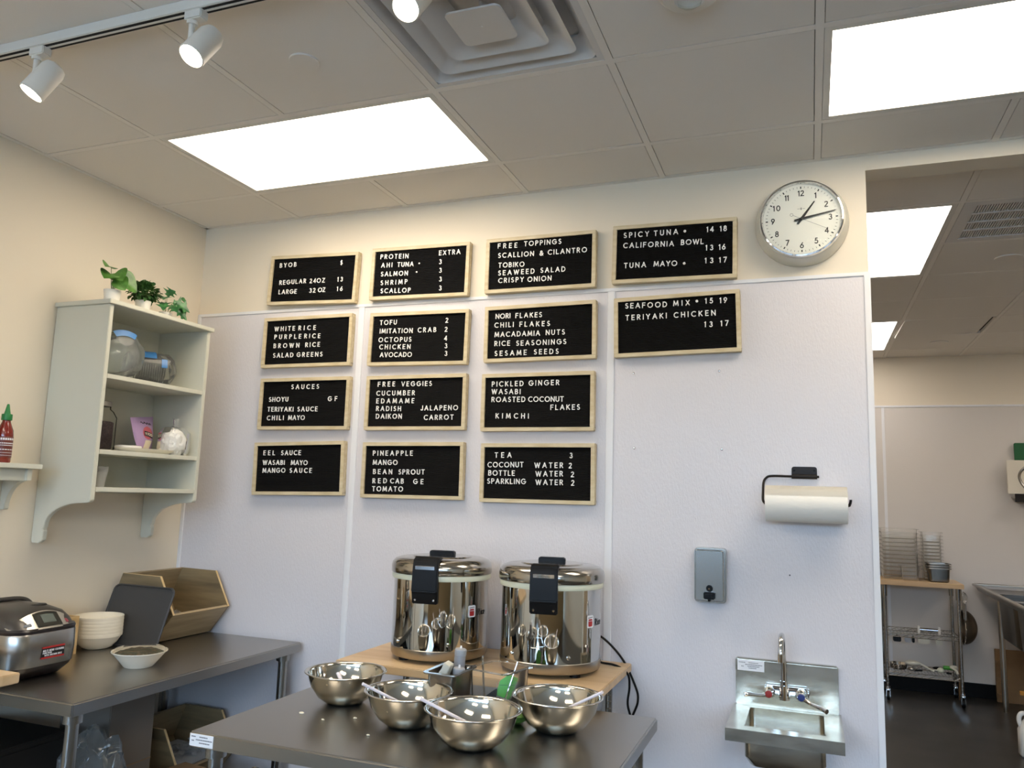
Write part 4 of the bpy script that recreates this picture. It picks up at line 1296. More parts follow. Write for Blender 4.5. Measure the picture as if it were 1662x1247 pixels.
# two stacks of clear domed lids lying on their sides in plastic sleeves
LP = [(.0, .03), (.05, .03), (.066, .024), (.074, .006), (.08, .004), (.083, 0), (.083, -.0015), (.079, .002), (.072, .003), (.064, .021), (.05, .027), (0, .0275)]
for g, (cx, cy, az, n, R0, where) in enumerate(((.175, -.665, -20, 9, 1.12, 'nearer sleeve on the upper cabinet shelf'), (.15, -.46, 55, 12, .85, 'further sleeve on the upper cabinet shelf'))):
    q = Matrix.Rotation(R(az), 4, 'Z') @ Matrix.Rotation(R(90), 4, 'Y')
    for k in range(n):
        bm = nb(); lathe(bm, [(r * R0, z) for r, z in LP], 40)
        o = obj('bowl_lid', bm, 'clear')
        off = Matrix.Rotation(R(az), 4, 'Z') @ Vector(((k - n / 2) * .0095, 0, 0))
        o.matrix_world = Matrix.Translation((cx + off.x, cy + off.y, S1 + .006 + .083 * R0)) @ q
        tag(o, 'clear domed lid on edge in the ' + where, 'lid', where)
    bm = nb()
    hl = n * .0095 / 2 + .03
    lathe(bm, [(.0, -hl - .02), (.05, -hl - .012), (.088 * R0, -hl + .01), (.0885 * R0, hl), (.07 * R0, hl + .02), (.02, hl + .035), (.0, hl + .036)], 40, mx=q)
    for v in bm.verts:
        v.co += noise.noise_vector(v.co * 26 + Vector((g * 9, 0, 0))) * .008
        v.co.z = max(v.co.z, -.083 * R0 - .004)
    b = obj('plastic_bag', bm, 'film', loc=(cx, cy, S1 + .0058 + .083 * R0), sharp=20)
    tag(b, ('nearer' if g == 0 else 'further') + ' clear plastic sleeve of lids with blue print on the upper cabinet shelf', 'plastic bag', 'sleeves of lids in the cabinet')
    for f0, f1, z0, z1, r0, r1 in (((150, 208, hl + .012, hl + .026, .094 * R0, .07 * R0),) if g == 0 else ((200, 238, -.03, .03, .096 * R0, .096 * R0), (238, 268, .05, .075, .096 * R0, .094 * R0))):
        bm = nb()
        nU, nV = 10, 5
        Gd = [[bm.verts.new(q @ Vector(((r0 + (r1 - r0) * j / nV) * math.cos(R(f0 + (f1 - f0) * i / nU)), (r0 + (r1 - r0) * j / nV) * math.sin(R(f0 + (f1 - f0) * i / nU)), z0 + (z1 - z0) * j / nV))) for j in range(nV + 1)] for i in range(nU + 1)]
        for i in range(nU):
            for j in range(nV):
                bm.faces.new((Gd[i][j], Gd[i + 1][j], Gd[i + 1][j + 1], Gd[i][j + 1]))
        obj('print', bm, 'blueprint', b, sharp=180)
# jar of dark beans
t = thing('glass_jar', 'tall glass jar of dark beans with metal lid on the middle cabinet shelf', 'jar', (.17, -.70, S2))
bm = nb(); ring_loft(bm, [(.001, -.052, .052, -.052, .052, .03), (.008, -.056, .056, -.056, .056, .034), (.14, -.056, .056, -.056, .056, .034), (.165, -.046, .046, -.046, .046, .034), (.175, -.039, .039, -.039, .039, .0385), (.2, -.039, .039, -.039, .039, .0385)], True); obj('jar', bm, 'glass', t, sharp=50)
bm = nb(); lathe(bm, [(.0395, .186), (.041, .188), (.041, .206), (.039, .208), (0, .208)], 32); obj('lid', bm, 'satin', t)
bm = nb(); ring_loft(bm, [(.006, -.05, .05, -.05, .05, .03), (.012, -.053, .053, -.053, .053, .032), (.118, -.053, .053, -.053, .053, .032), (.122, -.04, .05, -.048, .04, .03)])
tag(obj('dark_beans', bm, 'bean', loc=(.17, -.71, S2), sharp=180), 'dark beans filling the glass jar in the cabinet', 'beans', kind='stuff')
# plate, lid, pouch, wrapped bundle
bm = nb(); ring_loft(bm, [(0, -.07, .07, -.125, .125, .05), (.004, -.075, .075, -.13, .13, .055), (.016, -.09, .09, -.145, .145, .06), (.0185, -.091, .091, -.146, .146, .06), (.0185, -.088, .088, -.143, .143, .058), (.008, -.07, .07, -.12, .12, .05)])
tag(obj('plate', bm, 'bagasse', loc=(.19, -.492, S2)), 'long cream plate on the middle cabinet shelf', 'plate')
bm = nb(); lathe(bm, [(0, .02), (.05, .02), (.054, .018), (.056, .004), (.06, .002), (.06, 0), (.0, 0)], 40)
tag(obj('cup_lid', bm, 'white', loc=(.2, -.565, S2 + .0088)), 'round white lid lying on the cream plate', 'lid')
t = thing('snack_pouch', 'lilac snack pouch leaning on the cabinet back above the cream plate', 'snack bag', (.15, -.425, S2 + .02), (0, R(-10), R(20)))
bm = nb(); nU, nV = 12, 12
Gf = []
for i in range(nU + 1):
    row = []
    for j in range(nV + 1):
        u, v = i / nU * 2 - 1, j / nV
        wd = .06 + .052 * v ** .6
        bulge = .03 * (1 - u * u) * math.sin(PI * min(v * 1.05 + .02, 1)) ** .8
        row.append((u * wd, v * .15 + .012 * u * v, bulge))
    Gf.append(row)
F_ = [[bm.verts.new((b, a, h)) for a, h, b in r_] for r_ in Gf]
K_ = [[bm.verts.new((-b * .5 - .001, a, h)) for a, h, b in r_] for r_ in Gf]
for X_, fl in ((F_, 1), (K_, 0)):
    for i in range(nU):
        for j in range(nV):
            f = (X_[i][j], X_[i + 1][j], X_[i + 1][j + 1], X_[i][j + 1])
            bm.faces.new(f if fl else f[::-1])
for i in range(nU):
    for j in (0, nV):
        bm.faces.new((F_[i][j], F_[i + 1][j], K_[i + 1][j], K_[i][j]))
for j in range(nV):
    for i in (0, nU):
        bm.faces.new((F_[i][j], F_[i][j + 1], K_[i][j + 1], K_[i][j]))
pb = obj('pouch', bm, 'lilac', t, sharp=60)


def pouch_map(u, v, d):
    q = max(0, 1 - (u / (.06 + .052 * max(v / .15, 0) ** .6)) ** 2)
    return (.03 * q * math.sin(PI * min(max(v, 0.0) / .15 * 1.05 + .02, 1)) ** .8 + .0012 + d, u, v)


def pouch_patch(name, poly_fn, m, lift, n=10):
    bm = nb()
    Gp = [[bm.verts.new(pouch_map(*poly_fn(i / n, j / n), lift)) for j in range(n + 1)] for i in range(n + 1)]
    for i in range(n):
        for j in range(n):
            bm.faces.new((Gp[i][j], Gp[i + 1][j], Gp[i + 1][j + 1], Gp[i][j + 1]))
    return obj(name, bm, m, pb, sharp=180)


pouch_patch('print', lambda a, b: (-.012 + (a - .5) * .075 * math.sqrt(max(0, 1 - (2 * b - 1) ** 2) + .01), .072 + (b - .5) * .06), 'pinkred', .0004)
pouch_patch('print', lambda a, b: (-.008 + (a - .5) * .07, .052 + .022 * b - .012 * (a - .5)), 'inkblack', .0012)
pouch_patch('print', lambda a, b: (-.004 + (a - .5) * .055, .004 + .034 * b), 'creamprint', .0006)
bm = nb(); letters(bm, 'Y', -.038, .066, -.030, .066, .013, .0026, pouch_map, .001, .002); letters(bm, 'FOOD', -.024, .0655, .022, .0605, .013, .0026, pouch_map, .001, .002); obj('lettering', bm, 'creamprint', pb)
bm = nb(); tube(bm, [pouch_map(-.05 + .008 * k, .118 + .006 * math.sin(k * 1.9), .001) for k in range(13)], .0013, 5); obj('print', bm, 'inkblack', pb)
o = crumpled('wrapped_bundle', 'white bundle tied in clear plastic at the right of the middle cabinet shelf', (.225, -.333, S2), (.056, .054, .066), 'white', 4.4, .12, 4, 2.2)
o['category'] = 'bundle'
bm = nb(); lathe(bm, [(0, 0), (.056, 0), (.068, .03), (.068, .1), (.05, .126), (.018, .13), (.01, .14), (.016, .165), (.02, .17)], 30)
for v in bm.verts:
    v.co += noise.noise_vector(v.co * 38) * .007
    v.co.z = max(v.co.z, 0.0002)
tag(obj('plastic_bag', bm, 'film', loc=(.225, -.333, S2), sharp=20), 'knotted clear plastic bag around the white bundle in the cabinet', 'plastic bag')
for k in range(4):
    bm = nb(); lathe(bm, [(0, .002), (.022, .002), (.023, 0), (.025, .0), (.034, .062), (.0355, .063), (.0355, .066), (.033, .066), (.024, .005), (0, .004)], 30)
    tag(obj('plastic_cup', bm, 'frosted', loc=(.2, -.705, S3 + .0002 + k * .006)), ['lowest', 'second', 'third', 'uppermost'][k] + ' translucent cup of the stack on the bottom cabinet shelf', 'cup', 'stacked translucent cups')

# ================================================================ wood topped table with the two rice warmers
WZ = .922
t = thing('wooden_table', 'small table with butcher block top against the back wall under the rice warmers', 'table', (1.79, -.262, 0))
obj('top', B(-.515, .515, -.25, .25, WZ - .03, WZ), 'butcher', t, bevel=.003)
for sx in (-.44, .44):
    for sy in (-.19, .19):
        bm = nb(); cyl(bm, (sx, sy, 0), (sx, sy, WZ - .03), .0135, 18)
        for k in range(34):
            z = .05 + k * .0245
            lathe(bm, [(.0136, z), (.0142, z + .001), (.0136, z + .002)], 18, c=(sx, sy, 0))
        obj('leg', bm, 'wire', t)
bm = nb()
for z in (.22,):
    for y in (-.19, .19):
        cyl(bm, (-.44, y, z), (.44, y, z), .004, 8)
    for k in range(30):
        x = -.43 + .86 * k / 29
        cyl(bm, (x, -.19, z + .004), (x, .19, z + .004), .002, 6)
obj('wire_shelf', bm, 'wire', t)


def warmer(label, x, y, ang):
    t = thing('rice_warmer', label, 'rice warmer', (x, y, WZ), (0, 0, R(ang)), group='rice warmers')
    bm = nb()
    for k in range(4):
        a = R(45 + 90 * k)
        cyl(bm, (.15 * math.cos(a), .15 * math.sin(a), 0), (.15 * math.cos(a), .15 * math.sin(a), .014), .02, 16)
    obj('feet', bm, 'black', t)
    bm = nb(); lathe(bm, [(0, .012), (.172, .012), (.184, .016), (.1885, .024), (.1895, .05), (.1875, .052)], 72); obj('base_ring', bm, 'satin', t)
    bm = nb(); lathe(bm, [(.187, .05), (.1875, .06), (.1875, .306), (.186, .308)], 96); bd = obj('body', bm, 'polish', t)
    bm = nb(); lathe(bm, [(.18, .306), (.194, .306), (.196, .309), (.196, .325), (.194, .328), (.18, .328)], 96); obj('gasket', bm, 'cream', t)
    bm = nb(); lathe(bm, [(.18, .327), (.1985, .327), (.2, .33), (.2005, .352), (.197, .366), (.186, .378), (.168, .384), (.12, .387), (.115, .391), (.06, .393), (0, .394)], 96); ld = obj('lid', bm, 'satin_lid', t)
    bm = nb()
    prism(bm, [(-.05, .390), (.05, .390), (.052, .404), (.048, .410), (-.048, .410), (-.052, .404)], 'y', -.016, .016)
    obj('lid_handle', bm, 'black', ld, bevel=.003)
    # hooked latch over the rim
    bm = nb()
    pr = [(.150, .388), (.152, .397), (.185, .398), (.205, .39), (.212, .372), (.216, .345), (.219, .30), (.221, .272), (.215, .268), (.207, .225), (.189, .225), (.189, .30), (.2005, .33), (.2015, .352), (.196, .368), (.184, .38)]
    v = prism(bm, [(-a, z) for a, z in pr], 'x', -.05, .05)
    lt = obj('latch', bm, 'black', t, bevel=.0035)
    bm = nb(); prism(bm, [(-.2145, .352), (-.2185, .352), (-.2205, .364), (-.2155, .366)], 'x', -.038, .038); obj('latch_pin', bm, 'chrome', lt, bevel=.0008)
    bm = nb()
    for x_ in (-.036, .036):
        lathe(bm, [(.0045, 0), (.0045, .003), (.003, .005), (0, .005)], 12, mx=Matrix.Translation((x_, -.2085, .24)) @ RX)
    obj('latch_screws', bm, 'chrome', lt)
    # sticker with red cooker pictogram and name on the side
    TH = R(57)

    def cm(u, v, d):
        a = TH + u / .1875
        return ((.1876 + d) * math.sin(a), -(.1876 + d) * math.cos(a), v)

    def patch(name, pts, d, m, par):
        bm = nb()
        bm.faces.new([bm.verts.new(cm(u, v, d)) for u, v in pts])
        return obj(name, bm, m, par, sharp=180)
    sk = patch('sticker', rrect(.036, .044, .006, 4, 0, .195), .0008, 'labelwhite', bd)
    patch('pictogram', [(-.011, .181), (-.008, .178), (.008, .178), (.011, .181), (.0115, .196), (-.0115, .196)], .0014, 'red', sk)
    patch('pictogram', [(-.0115, .198), (.0115, .198), (.009, .204), (-.009, .204)], .0014, 'red', sk)
    patch('pictogram', [(-.012, .207), (.012, .209), (.012, .211), (-.012, .209)], .0014, 'inkblack', sk)
    bm = nb()
    cmz = lambda u, v, d: cm(u, v, d)
    letters(bm, 'R', .032, .19, .0475, .19, .025, .0036, cmz, .0004, .0011)
    letters(bm, 'ice', .054, .19 + .0, .087, .19, .025, .0034, cmz, .0004, .0011, .2)
    obj('lettering', bm, 'inkblack', bd, sharp=20)
    bm = nb()
    for a_ in (-40, 28):
        a = R(a_)
        mx = Matrix.Translation((.1875 * math.sin(a), -.1875 * math.cos(a), .075)) @ Matrix.Rotation(a, 4, 'Z') @ RX
        lathe(bm, [(.0075, 0), (.0075, .003), (.005, .006), (0, .0065)], 16, mx=mx)
    obj('rivets', bm, 'chrome', bd)
    return t


M['satin_lid'] = mat('lid_steel', '#b5b0a8', .14, 1)
w1 = warmer('left stainless steel rice warmer with black latch on the wooden table', 1.585, -.258, 8)
w2 = warmer('right stainless steel rice warmer with black latch on the wooden table, cords trailing beside it', 2.048, -.262, 10)


def cord(par, pts):
    bm = nb()
    inv = par.matrix_basis.inverted()
    tube(bm, [inv @ Vector(p) for p in smooth_path(pts, 8)], .0044, 8)
    return obj('power_cord', bm, 'black', par)


cord(w2, [(2.08, -.075, 1.03), (2.12, -.035, 1.035), (2.192, -.022, 1.009), (2.27, -.02, .936), (2.322, -.02, .84), (2.333, -.02, .79), (2.315, -.02, .735), (2.25, -.03, .6), (2.1, -.04, .5)])
cord(w2, [(2.19, -.13, .955), (2.205, -.11, .934), (2.25, -.1, .928), (2.283, -.1, .918), (2.311, -.1, .895), (2.316, -.1, .85), (2.31, -.1, .79), (2.325, -.1, .73), (2.34, -.08, .6), (2.3, -.06, .5)])

# ================================================================ prep table things
PZ = .8664
BOWL = [(0, .0), (.052, .0), (.058, .002), (.088, .024), (.112, .058), (.1225, .094), (.124, .1), (.1315, .1025), (.1345, .102), (.1348, .1005), (.132, .0995), (.126, .0985), (.1240, .094), (.1125, .06), (.088, .0265), (.057, .004), (.05, .002), (0, .002)]
BOWL = BOWL[:6] + [(.124, .0985), (.1265, .1015), (.132, .1025), (.1345, .1015), (.1348, .1025), (.1335, .104), (.128, .1038), (.1225, .101), (.1212, .094), (.1108, .0585), (.087, .026), (.057, .004), (0, .0025)]
MB = []
bm = nb(); lathe(bm, BOWL, 96)
first = obj('mixing_bowl', bm, 'bowl', sharp=60)
for k, (x, y, lb) in enumerate(((1.522, -.833, 'leftmost mixing bowl, at the back of the prep table'), (1.828, -.968, 'mixing bowl second from the left, in front of the steel pan'),
                               (2.082, -1.065, 'mixing bowl nearest the camera on the prep table'), (2.250, -.815, 'rightmost mixing bowl, at the right back of the prep table'))):
    o = first if k == 0 else first.copy()
    if k:
        COL.objects.link(o)
    s_ = 1.0 if k < 2 else 1.025
    o.location = (x, y, PZ); o.scale = (s_, s_, 1.0)
    tag(o, 'shiny steel ' + lb, 'mixing bowl', 'mixing bowls on the prep table')
    MB.append((x, y))


def spoon(p0, p1, label):
    """white plastic spoon, handle end at p0, scoop at p1"""
    p0, p1 = Vector(p0), Vector(p1)
    d = (p1 - p0); L = d.length; d.normalize()
    s_ = d.cross(Vector((0, 0, 1))).normalized(); n_ = s_.cross(d)
    bm = nb()
    rows = []
    N = 22
    for i in range(N + 1):
        u = i / N
        if u < .72:
            w = .0072 - .0026 * u; dip = 0; th = .0042
        else:
            q = (u - .72) / .28
            w = .0053 + .013 * math.sin(PI * min(q * .93 + .02, 1)) ** .8; dip = .006 * math.sin(PI * q); th = .002
        c = p0 + d * (L * u)
        rows.append([bm.verts.new(c + s_ * w * a + n_ * (b * th - (dip if abs(a) < .6 else 0))) for a, b in ((-1, .3), (-.5, 1), (.5, 1), (1, .3), (1, -.3), (.5, -1), (-.5, -1), (-1, -.3))])
    for A_, B_ in zip(rows, rows[1:]):
        for k in range(8):
            bm.faces.new((A_[k], A_[(k + 1) % 8], B_[(k + 1) % 8], B_[k]))
    bm.faces.new(rows[0][::-1]); bm.faces.new(rows[-1])
    return tag(obj('serving_spoon', bm, 'spoonwhite', sharp=60), label, 'spoon', 'white spoons in the mixing bowls')


M['spoonwhite'] = mat('white_spoon', '#e9e4ee', .35)
spoon((1.462, -.785, .945), (1.555, -.86, .888), 'white spoon lying inside the leftmost mixing bowl')
spoon((1.735, -1.083, 1.0), (1.86, -.935, .896), 'white spoon over the rim of the second mixing bowl from the left')
spoon((1.962, -1.155, 1.0), (2.115, -1.03, .896), 'white spoon over the rim of the mixing bowl nearest the camera')
spoon((2.395, -.845, 1.0), (2.215, -.79, .896), 'white spoon over the right rim of the rightmost mixing bowl')


def pan(name, label, cat, m, x, y, rot, w, d, h, th=.0012, lip=.012, par=None, group=None):
    t = thing(name, label, cat, (x, y, PZ), (0, 0, R(rot)), group=group)
    bm = nb()
    L = []
    for (sw, sd, z, r) in ((w - .024, d - .024, h, .016), (w - .026, d - .026, h * .75, .016), (w - .034, d - .034, .012, .016), (w - .05, d - .05, 0, .01)):
        L.append([bm.verts.new((px, py, z)) for px, py in rrect(sw, sd, r, 5)])
    for A_, B_ in zip(L, L[1:]):
        for k in range(len(A_)):
            bm.faces.new((A_[k], A_[(k + 1) % len(A_)], B_[(k + 1) % len(A_)], B_[k]))
    bm.faces.new(L[-1])
    bmesh.ops.recalc_face_normals(bm, faces=bm.faces)
    bmesh.ops.solidify(bm, geom=bm.faces[:], thickness=th)
    obj('body', bm, m, t)
    bm = nb()
    L = []
    for (sw, sd, z) in ((w - .026, d - .026, h - .001), (w - .024, d - .024, h + .001), (w, d, h + .0012), (w + .001, d + .001, h - .002), (w - .002, d - .002, h - .0035), (w - .023, d - .023, h - .002)):
        L.append([bm.verts.new((px, py, z)) for px, py in rrect(sw, sd, .018, 5)])
    for A_, B_ in zip(L, L[1:] + L[:1]):
        for k in range(len(A_)):
            bm.faces.new((A_[k], A_[(k + 1) % len(A_)], B_[(k + 1) % len(A_)], B_[k]))
    obj('rim', bm, m, t)
    return t


pan('food_pan', 'small stainless steel food pan holding bottles on the prep table', 'food pan', 'pan_steel', 1.875, -.775, 0, .122, .176, .132)
pan('food_container', 'clear square plastic container holding a green scraper on the prep table', 'food container', 'clear', 2.005, -.668, -13, .165, .176, .132, .002)


def squeeze(label, x, y, z, tilt, az):
    t = thing('squeeze_bottle', label, 'bottle', (x, y, z), (R(tilt[0]), R(tilt[1]), az), group='grey squeeze bottles')
    bm = nb(); lathe(bm, [(0, 0), (.016, 0), (.0185, .003), (.0185, .1), (.017, .106), (0, .107)], 24); obj('bottle', bm, 'greybottle', t)
    bm = nb(); lathe(bm, [(.0185, .1), (.0195, .102), (.0195, .118), (.017, .121), (0, .1215)], 24); obj('cap', bm, 'greycap', t)
    bm = nb(); lathe(bm, [(.004, .121), (.003, .13), (0, .131)], 10); obj('nozzle', bm, 'labelwhite', t)
    return t


M['greybottle'] = mat('grey_bottle', '#8b8d92', .4)
squeeze('taller grey squeeze bottle standing in the small steel pan', 1.878, -.724, PZ + .068, (0, 4), 0)
squeeze('shorter grey squeeze bottle in front of the other in the small steel pan', 1.898, -.772, PZ + .018, (0, 3), 0)
for k, (x, y, z, rx, ry) in enumerate(((1.863, -.792, .985, 8, 24), (1.845, -.795, .965, -5, 34), (1.832, -.775, .955, 0, 40))):
    bm = nb(); box(bm, -.012, .012, -.016, .016, -.04, .04)
    o = obj('sponge_block', bm, 'paleblock', loc=(x, y, z), rot=(R(rx), R(ry), 0), bevel=.002)
    tag(o, ['tallest pale block standing against the squeeze bottles in the steel pan', 'middle pale block leaning in the steel pan', 'lowest pale block leaning at the left in the steel pan'][k], 'block', 'pale blocks in the steel pan')
# green scraper in the clear container
t = thing('scraper', 'bright green and black scraper leaning in the clear plastic container', 'scraper', (2.018, -.668, PZ + .075), (R(-6), R(12), R(16)))
bm = nb(); prism(bm, [(-.016, -.034), (.03, -.038), (.044, -.01), (.046, .034), (.01, .038), (-.014, .012)], 'y', -.003, .003); obj('blade', bm, 'green', t, bevel=.002)
bm = nb(); prism(bm, [(-.062, -.062), (-.03, -.066), (-.012, -.036), (-.016, -.012), (-.034, -.03)], 'y', -.007, .007); obj('handle', bm, 'black', t, bevel=.003)
bm = nb(); prism(bm, [(-.012, -.002), (.044, .012), (.044, .0135), (-.012, -.0005)], 'y', -.0042, .0042); obj('groove', bm, 'darkgreen', t)
# tongs leaning in the same container
t = thing('tongs', 'steel tongs standing in the clear plastic container', 'tongs', (1.975, -.66, PZ + .006))
bm = nb(); tube(bm, [(-.045, .05, .0), (-.058, .052, .138), (-.054, .045, .142)], .004, 8); obj('arm', bm, 'chrome', t)
bm = nb(); tube(bm, [(.05, -.035, .0), (.085, .008, .145)], .0024, 8); obj('arm', bm, 'chrome', t)
# crumbs on the table
for k, (x, y, r, lb) in enumerate(((1.478, -1.007, .009, 'largest pale crumb on the prep table below the leftmost bowl'), (1.575, -1.035, .006, 'small pale crumb on the prep table between the two left bowls'), (1.652, -.977, .006, 'pale crumb beside the second mixing bowl'), (1.775, -1.107, .006, 'tiny crumb in front of the second mixing bowl'))):
    bm = nb(); bmesh.ops.create_icosphere(bm, subdivisions=2, radius=1)
    for v in bm.verts:
        v.co = v.co * (1 + .3 * noise.noise(v.co * 2 + Vector((k, 0, 0))))
        v.co = Vector((v.co.x * r, v.co.y * r * .45, v.co.z * r * .4))
    tag(obj('food_crumb', bm, 'creamprint', loc=(x, y, PZ + r * .42)), lb, 'crumb', 'crumbs on the prep table')
# scrap of peel behind the near bowl
bm = nb(); lathe(bm, [(0, 0), (.02, .002), (.035, .012), (.04, .026), (.037, .027), (.03, .014), (0, .004)], 24)
tag(obj('avocado_skin', bm, 'leaf_a', loc=(2.11, -.80, PZ)), 'green peel lying behind the mixing bowl nearest the camera', 'peel')

# ================================================================ kitchen seen through the opening
KX0, KX1, KF, KB = 3.515, 4.115, 4.2, 4.6
CT = .957
t = thing('kitchen_cart', 'chrome wire kitchen cart with butcher block top in the back kitchen', 'cart', (0, 0, 0))
obj('top', B(KX0 - .03, KX1, KF - .03, KB, CT - .038, CT), 'butcher', t, bevel=.003)
PXS, PYS = (3.535, 4.075), (KF + .01, KB - .04)
for x in PXS:
    for y in PYS:
        bm = nb(); cyl(bm, (x, y, .1), (x, y, CT - .038), .0125, 18)
        for k in range(28):
            z = .13 + k * .028
            lathe(bm, [(.0126, z), (.0134, z + .0012), (.0126, z + .0024)], 16, c=(x, y, 0))
        cyl(bm, (x, y, CT - .13), (x, y, CT - .04), .018, 18, .02)
        obj('post', bm, 'wire', t)
        bm = nb()
        cyl(bm, (x, y, .075), (x, y, .105), .017, 14); box(bm, x - .016, x - .012, y - .03, y + .02, .03, .09); box(bm, x + .012, x + .016, y - .03, y + .02, .03, .09); box(bm, x - .016, x + .016, y - .03, y + .02, .078, .084)
        c_ = obj('caster', bm, 'chrome', t)
        bm = nb(); cyl(bm, (x - .011, y - .012, .034), (x + .011, y - .012, .034), .034, 24); obj('wheel', bm, 'black', c_, bevel=.003)
for z in (.535, .225):
    bm = nb()
    for y in (PYS[0], PYS[1]):
        for dz in (0, -.03):
            cyl(bm, (PXS[0], y, z + dz), (PXS[1], y, z + dz), .0032, 8)
        n = 9
        for k in range(n):
            a = PXS[0] + (PXS[1] - PXS[0]) * k / n; b = PXS[0] + (PXS[1] - PXS[0]) * (k + 1) / n
            cyl(bm, (a, y, z - .03), (b, y, z), .002, 6)
    for x in PXS:
        for dz in (0, -.03):
            cyl(bm, (x, PYS[0], z + dz), (x, PYS[1], z + dz), .0032, 8)
    for k in range(22):
        x = PXS[0] + (PXS[1] - PXS[0]) * (k + .5) / 22
        cyl(bm, (x, PYS[0], z + .003), (x, PYS[1], z + .003), .0018, 6)
    obj('wire_shelf', bm, 'wire', t)


def shell(bm, w0, d0, w1, d1, h, r=.02, th=.002):
    """open tapered container with a flat flange; bottom w0 x d0, top w1 x d1"""
    L = [[bm.verts.new((px, py, z)) for px, py in rrect(sw, sd, r, 4)] for sw, sd, z in ((w0 - .02, d0 - .02, 0), (w0, d0, .008), (w1, d1, h), (w1 + .022, d1 + .022, h + .001), (w1 + .024, d1 + .024, h - .006))]
    bm.faces.new(L[0])
    for A_, B_ in zip(L, L[1:]):
        for k in range(len(A_)):
            bm.faces.new((A_[k], A_[(k + 1) % len(A_)], B_[(k + 1) % len(A_)], B_[k]))


def stack(name, n, x, y, z, step, w0, d0, w1, d1, h, m, lab, cat, group, zr=0):
    bm = nb(); shell(bm, w0, d0, w1, d1, h)
    p = obj(name, bm, m)
    ords = ['lowest', 'second', 'third', 'fourth', 'fifth', 'sixth', 'seventh', 'eighth', 'ninth', 'tenth', 'eleventh', 'twelfth']
    for k in range(n):
        o = p if k == 0 else p.copy()
        if k:
            COL.objects.link(o)
        o.location = (x, y, z + .0004 + k * step); o.rotation_euler = (0, 0, zr)
        tag(o, (ords[k] if k < n - 1 else 'topmost') + ' ' + lab, cat, group)


stack('food_container', 11, 3.665, 4.40, CT, .0335, .262, .235, .28, .255, .085, 'stackclear', 'clear container of the wide left stack on the kitchen cart', 'container', 'wide stack of clear containers')
stack('food_container', 12, 3.925, 4.47, CT, .0285, .135, .135, .146, .146, .085, 'stackclear', 'clear container of the narrow right stack on the kitchen cart', 'container', 'narrow stack of clear containers')
M_ = None
bm = nb(); shell(bm, .12, .12, .135, .135, .12)
tag(obj('food_container', bm, 'stackclear', loc=(3.735, 4.265, CT + .0004)), 'single clear container in front of the wide stack on the kitchen cart', 'container')
stack('food_pan', 3, 3.95, 4.30, CT, .018, .145, .13, .158, .145, .115, 'pan_steel', 'small steel pan of the nested pile on the kitchen cart', 'food pan', 'nested steel pans')
# things on the cart's shelves
t = thing('paper_dispenser', 'steel roller bar with end brackets on the middle shelf of the cart', 'roller', (3.86, 4.27, .5405))
bm = nb(); cyl(bm, (-.07, 0, .028), (.07, 0, .028), .014, 16); obj('roller', bm, 'chrome', t)
for s_ in (-1, 1):
    bm = nb(); box(bm, s_ * .075 - .008, s_ * .075 + .008, -.02, .02, 0, .055); obj('end_bracket', bm, 'white', t, bevel=.003)
for k, (x, w, m, lb) in enumerate(((3.62, .06, 'black', 'dark utensil hanging at the left under the middle shelf of the cart'), (3.70, .05, 'greycap', 'grey utensil hanging under the middle shelf of the cart'), (3.74, .02, 'black', 'narrow dark utensil under the middle shelf of the cart'), (3.815, .085, 'paleblock', 'pale ribbed tool head under the middle shelf of the cart'), (3.93, .05, 'paleblock', 'round pale tool head at the right under the middle shelf of the cart'))):
    bm = nb(); prism(bm, rrect(w, .045, .012, 4), 'y', -.01, .01)
    bmesh.ops.translate(bm, verts=bm.verts, vec=(0, 0, -.025))
    cyl(bm, (0, .0, -.01), (0, .0, .012), .003, 8)
    for q in range(int(w / .018)):
        xx = -w / 2 + .009 + q * .018
        box(bm, xx - .002, xx + .002, -.0125, -.009, -.043, -.008)
    tag(obj('kitchen_utensil', bm, m, loc=(x, KF + .05, .508)), lb, 'utensil', 'utensils hanging under the cart shelf')
LZ = .2305
bm = nb(); lathe(bm, [(0, .001), (.05, .001), (.06, .006), (.07, .045), (.072, .046), (.068, .046), (.057, .008), (0, .004)], 36)
tag(obj('steel_bowl', bm, 'chrome', loc=(3.63, 4.33, LZ)), 'small steel bowl at the left end of the cart bottom shelf', 'bowl')


def utensil(name, label, pts, r, m, head=None, mh=None):
    t = thing(name, label, 'utensil', pts[0], group='utensils on the cart bottom shelf')
    o = Vector(pts[0])
    bm = nb(); tube(bm, [Vector(p) - o for p in smooth_path(pts, 5)], r, 10); obj('handle', bm, m, t)
    if head:
        c, s3 = Vector(head[0]) - o, head[1]
        bm = nb(); bmesh.ops.create_icosphere(bm, subdivisions=3, radius=1)
        for v in bm.verts:
            v.co = Vector((v.co.x * s3[0], v.co.y * s3[1], v.co.z * s3[2])) + c
        obj('head', bm, mh or m, t)


utensil('peeler', 'beige angled scoop with long handle on the cart bottom shelf', [(3.70, 4.3, LZ + .075), (3.76, 4.3, LZ + .07), (3.85, 4.28, LZ + .03), (3.885, 4.27, LZ + .012)], .009, 'paleblock', ((3.735, 4.3, LZ + .06), (.06, .03, .02)))
utensil('brush', 'cream headed brush on the cart bottom shelf', [(3.88, 4.29, LZ + .02), (3.93, 4.29, LZ + .022)], .008, 'paleblock', ((3.935, 4.29, LZ + .024), (.026, .02, .022)), 'cream')
utensil('spatula', 'green handled spatula lying on the cart bottom shelf', [(3.97, 4.40, LZ + .03), (4.05, 4.40, LZ + .03)], .016, 'green', ((3.93, 4.4, LZ + .02), (.04, .02, .012)), 'black')
utensil('knife', 'black handled tool lying on the cart bottom shelf', [(3.975, 4.27, LZ + .012), (4.01, 4.26, LZ + .012)], .008, 'black')
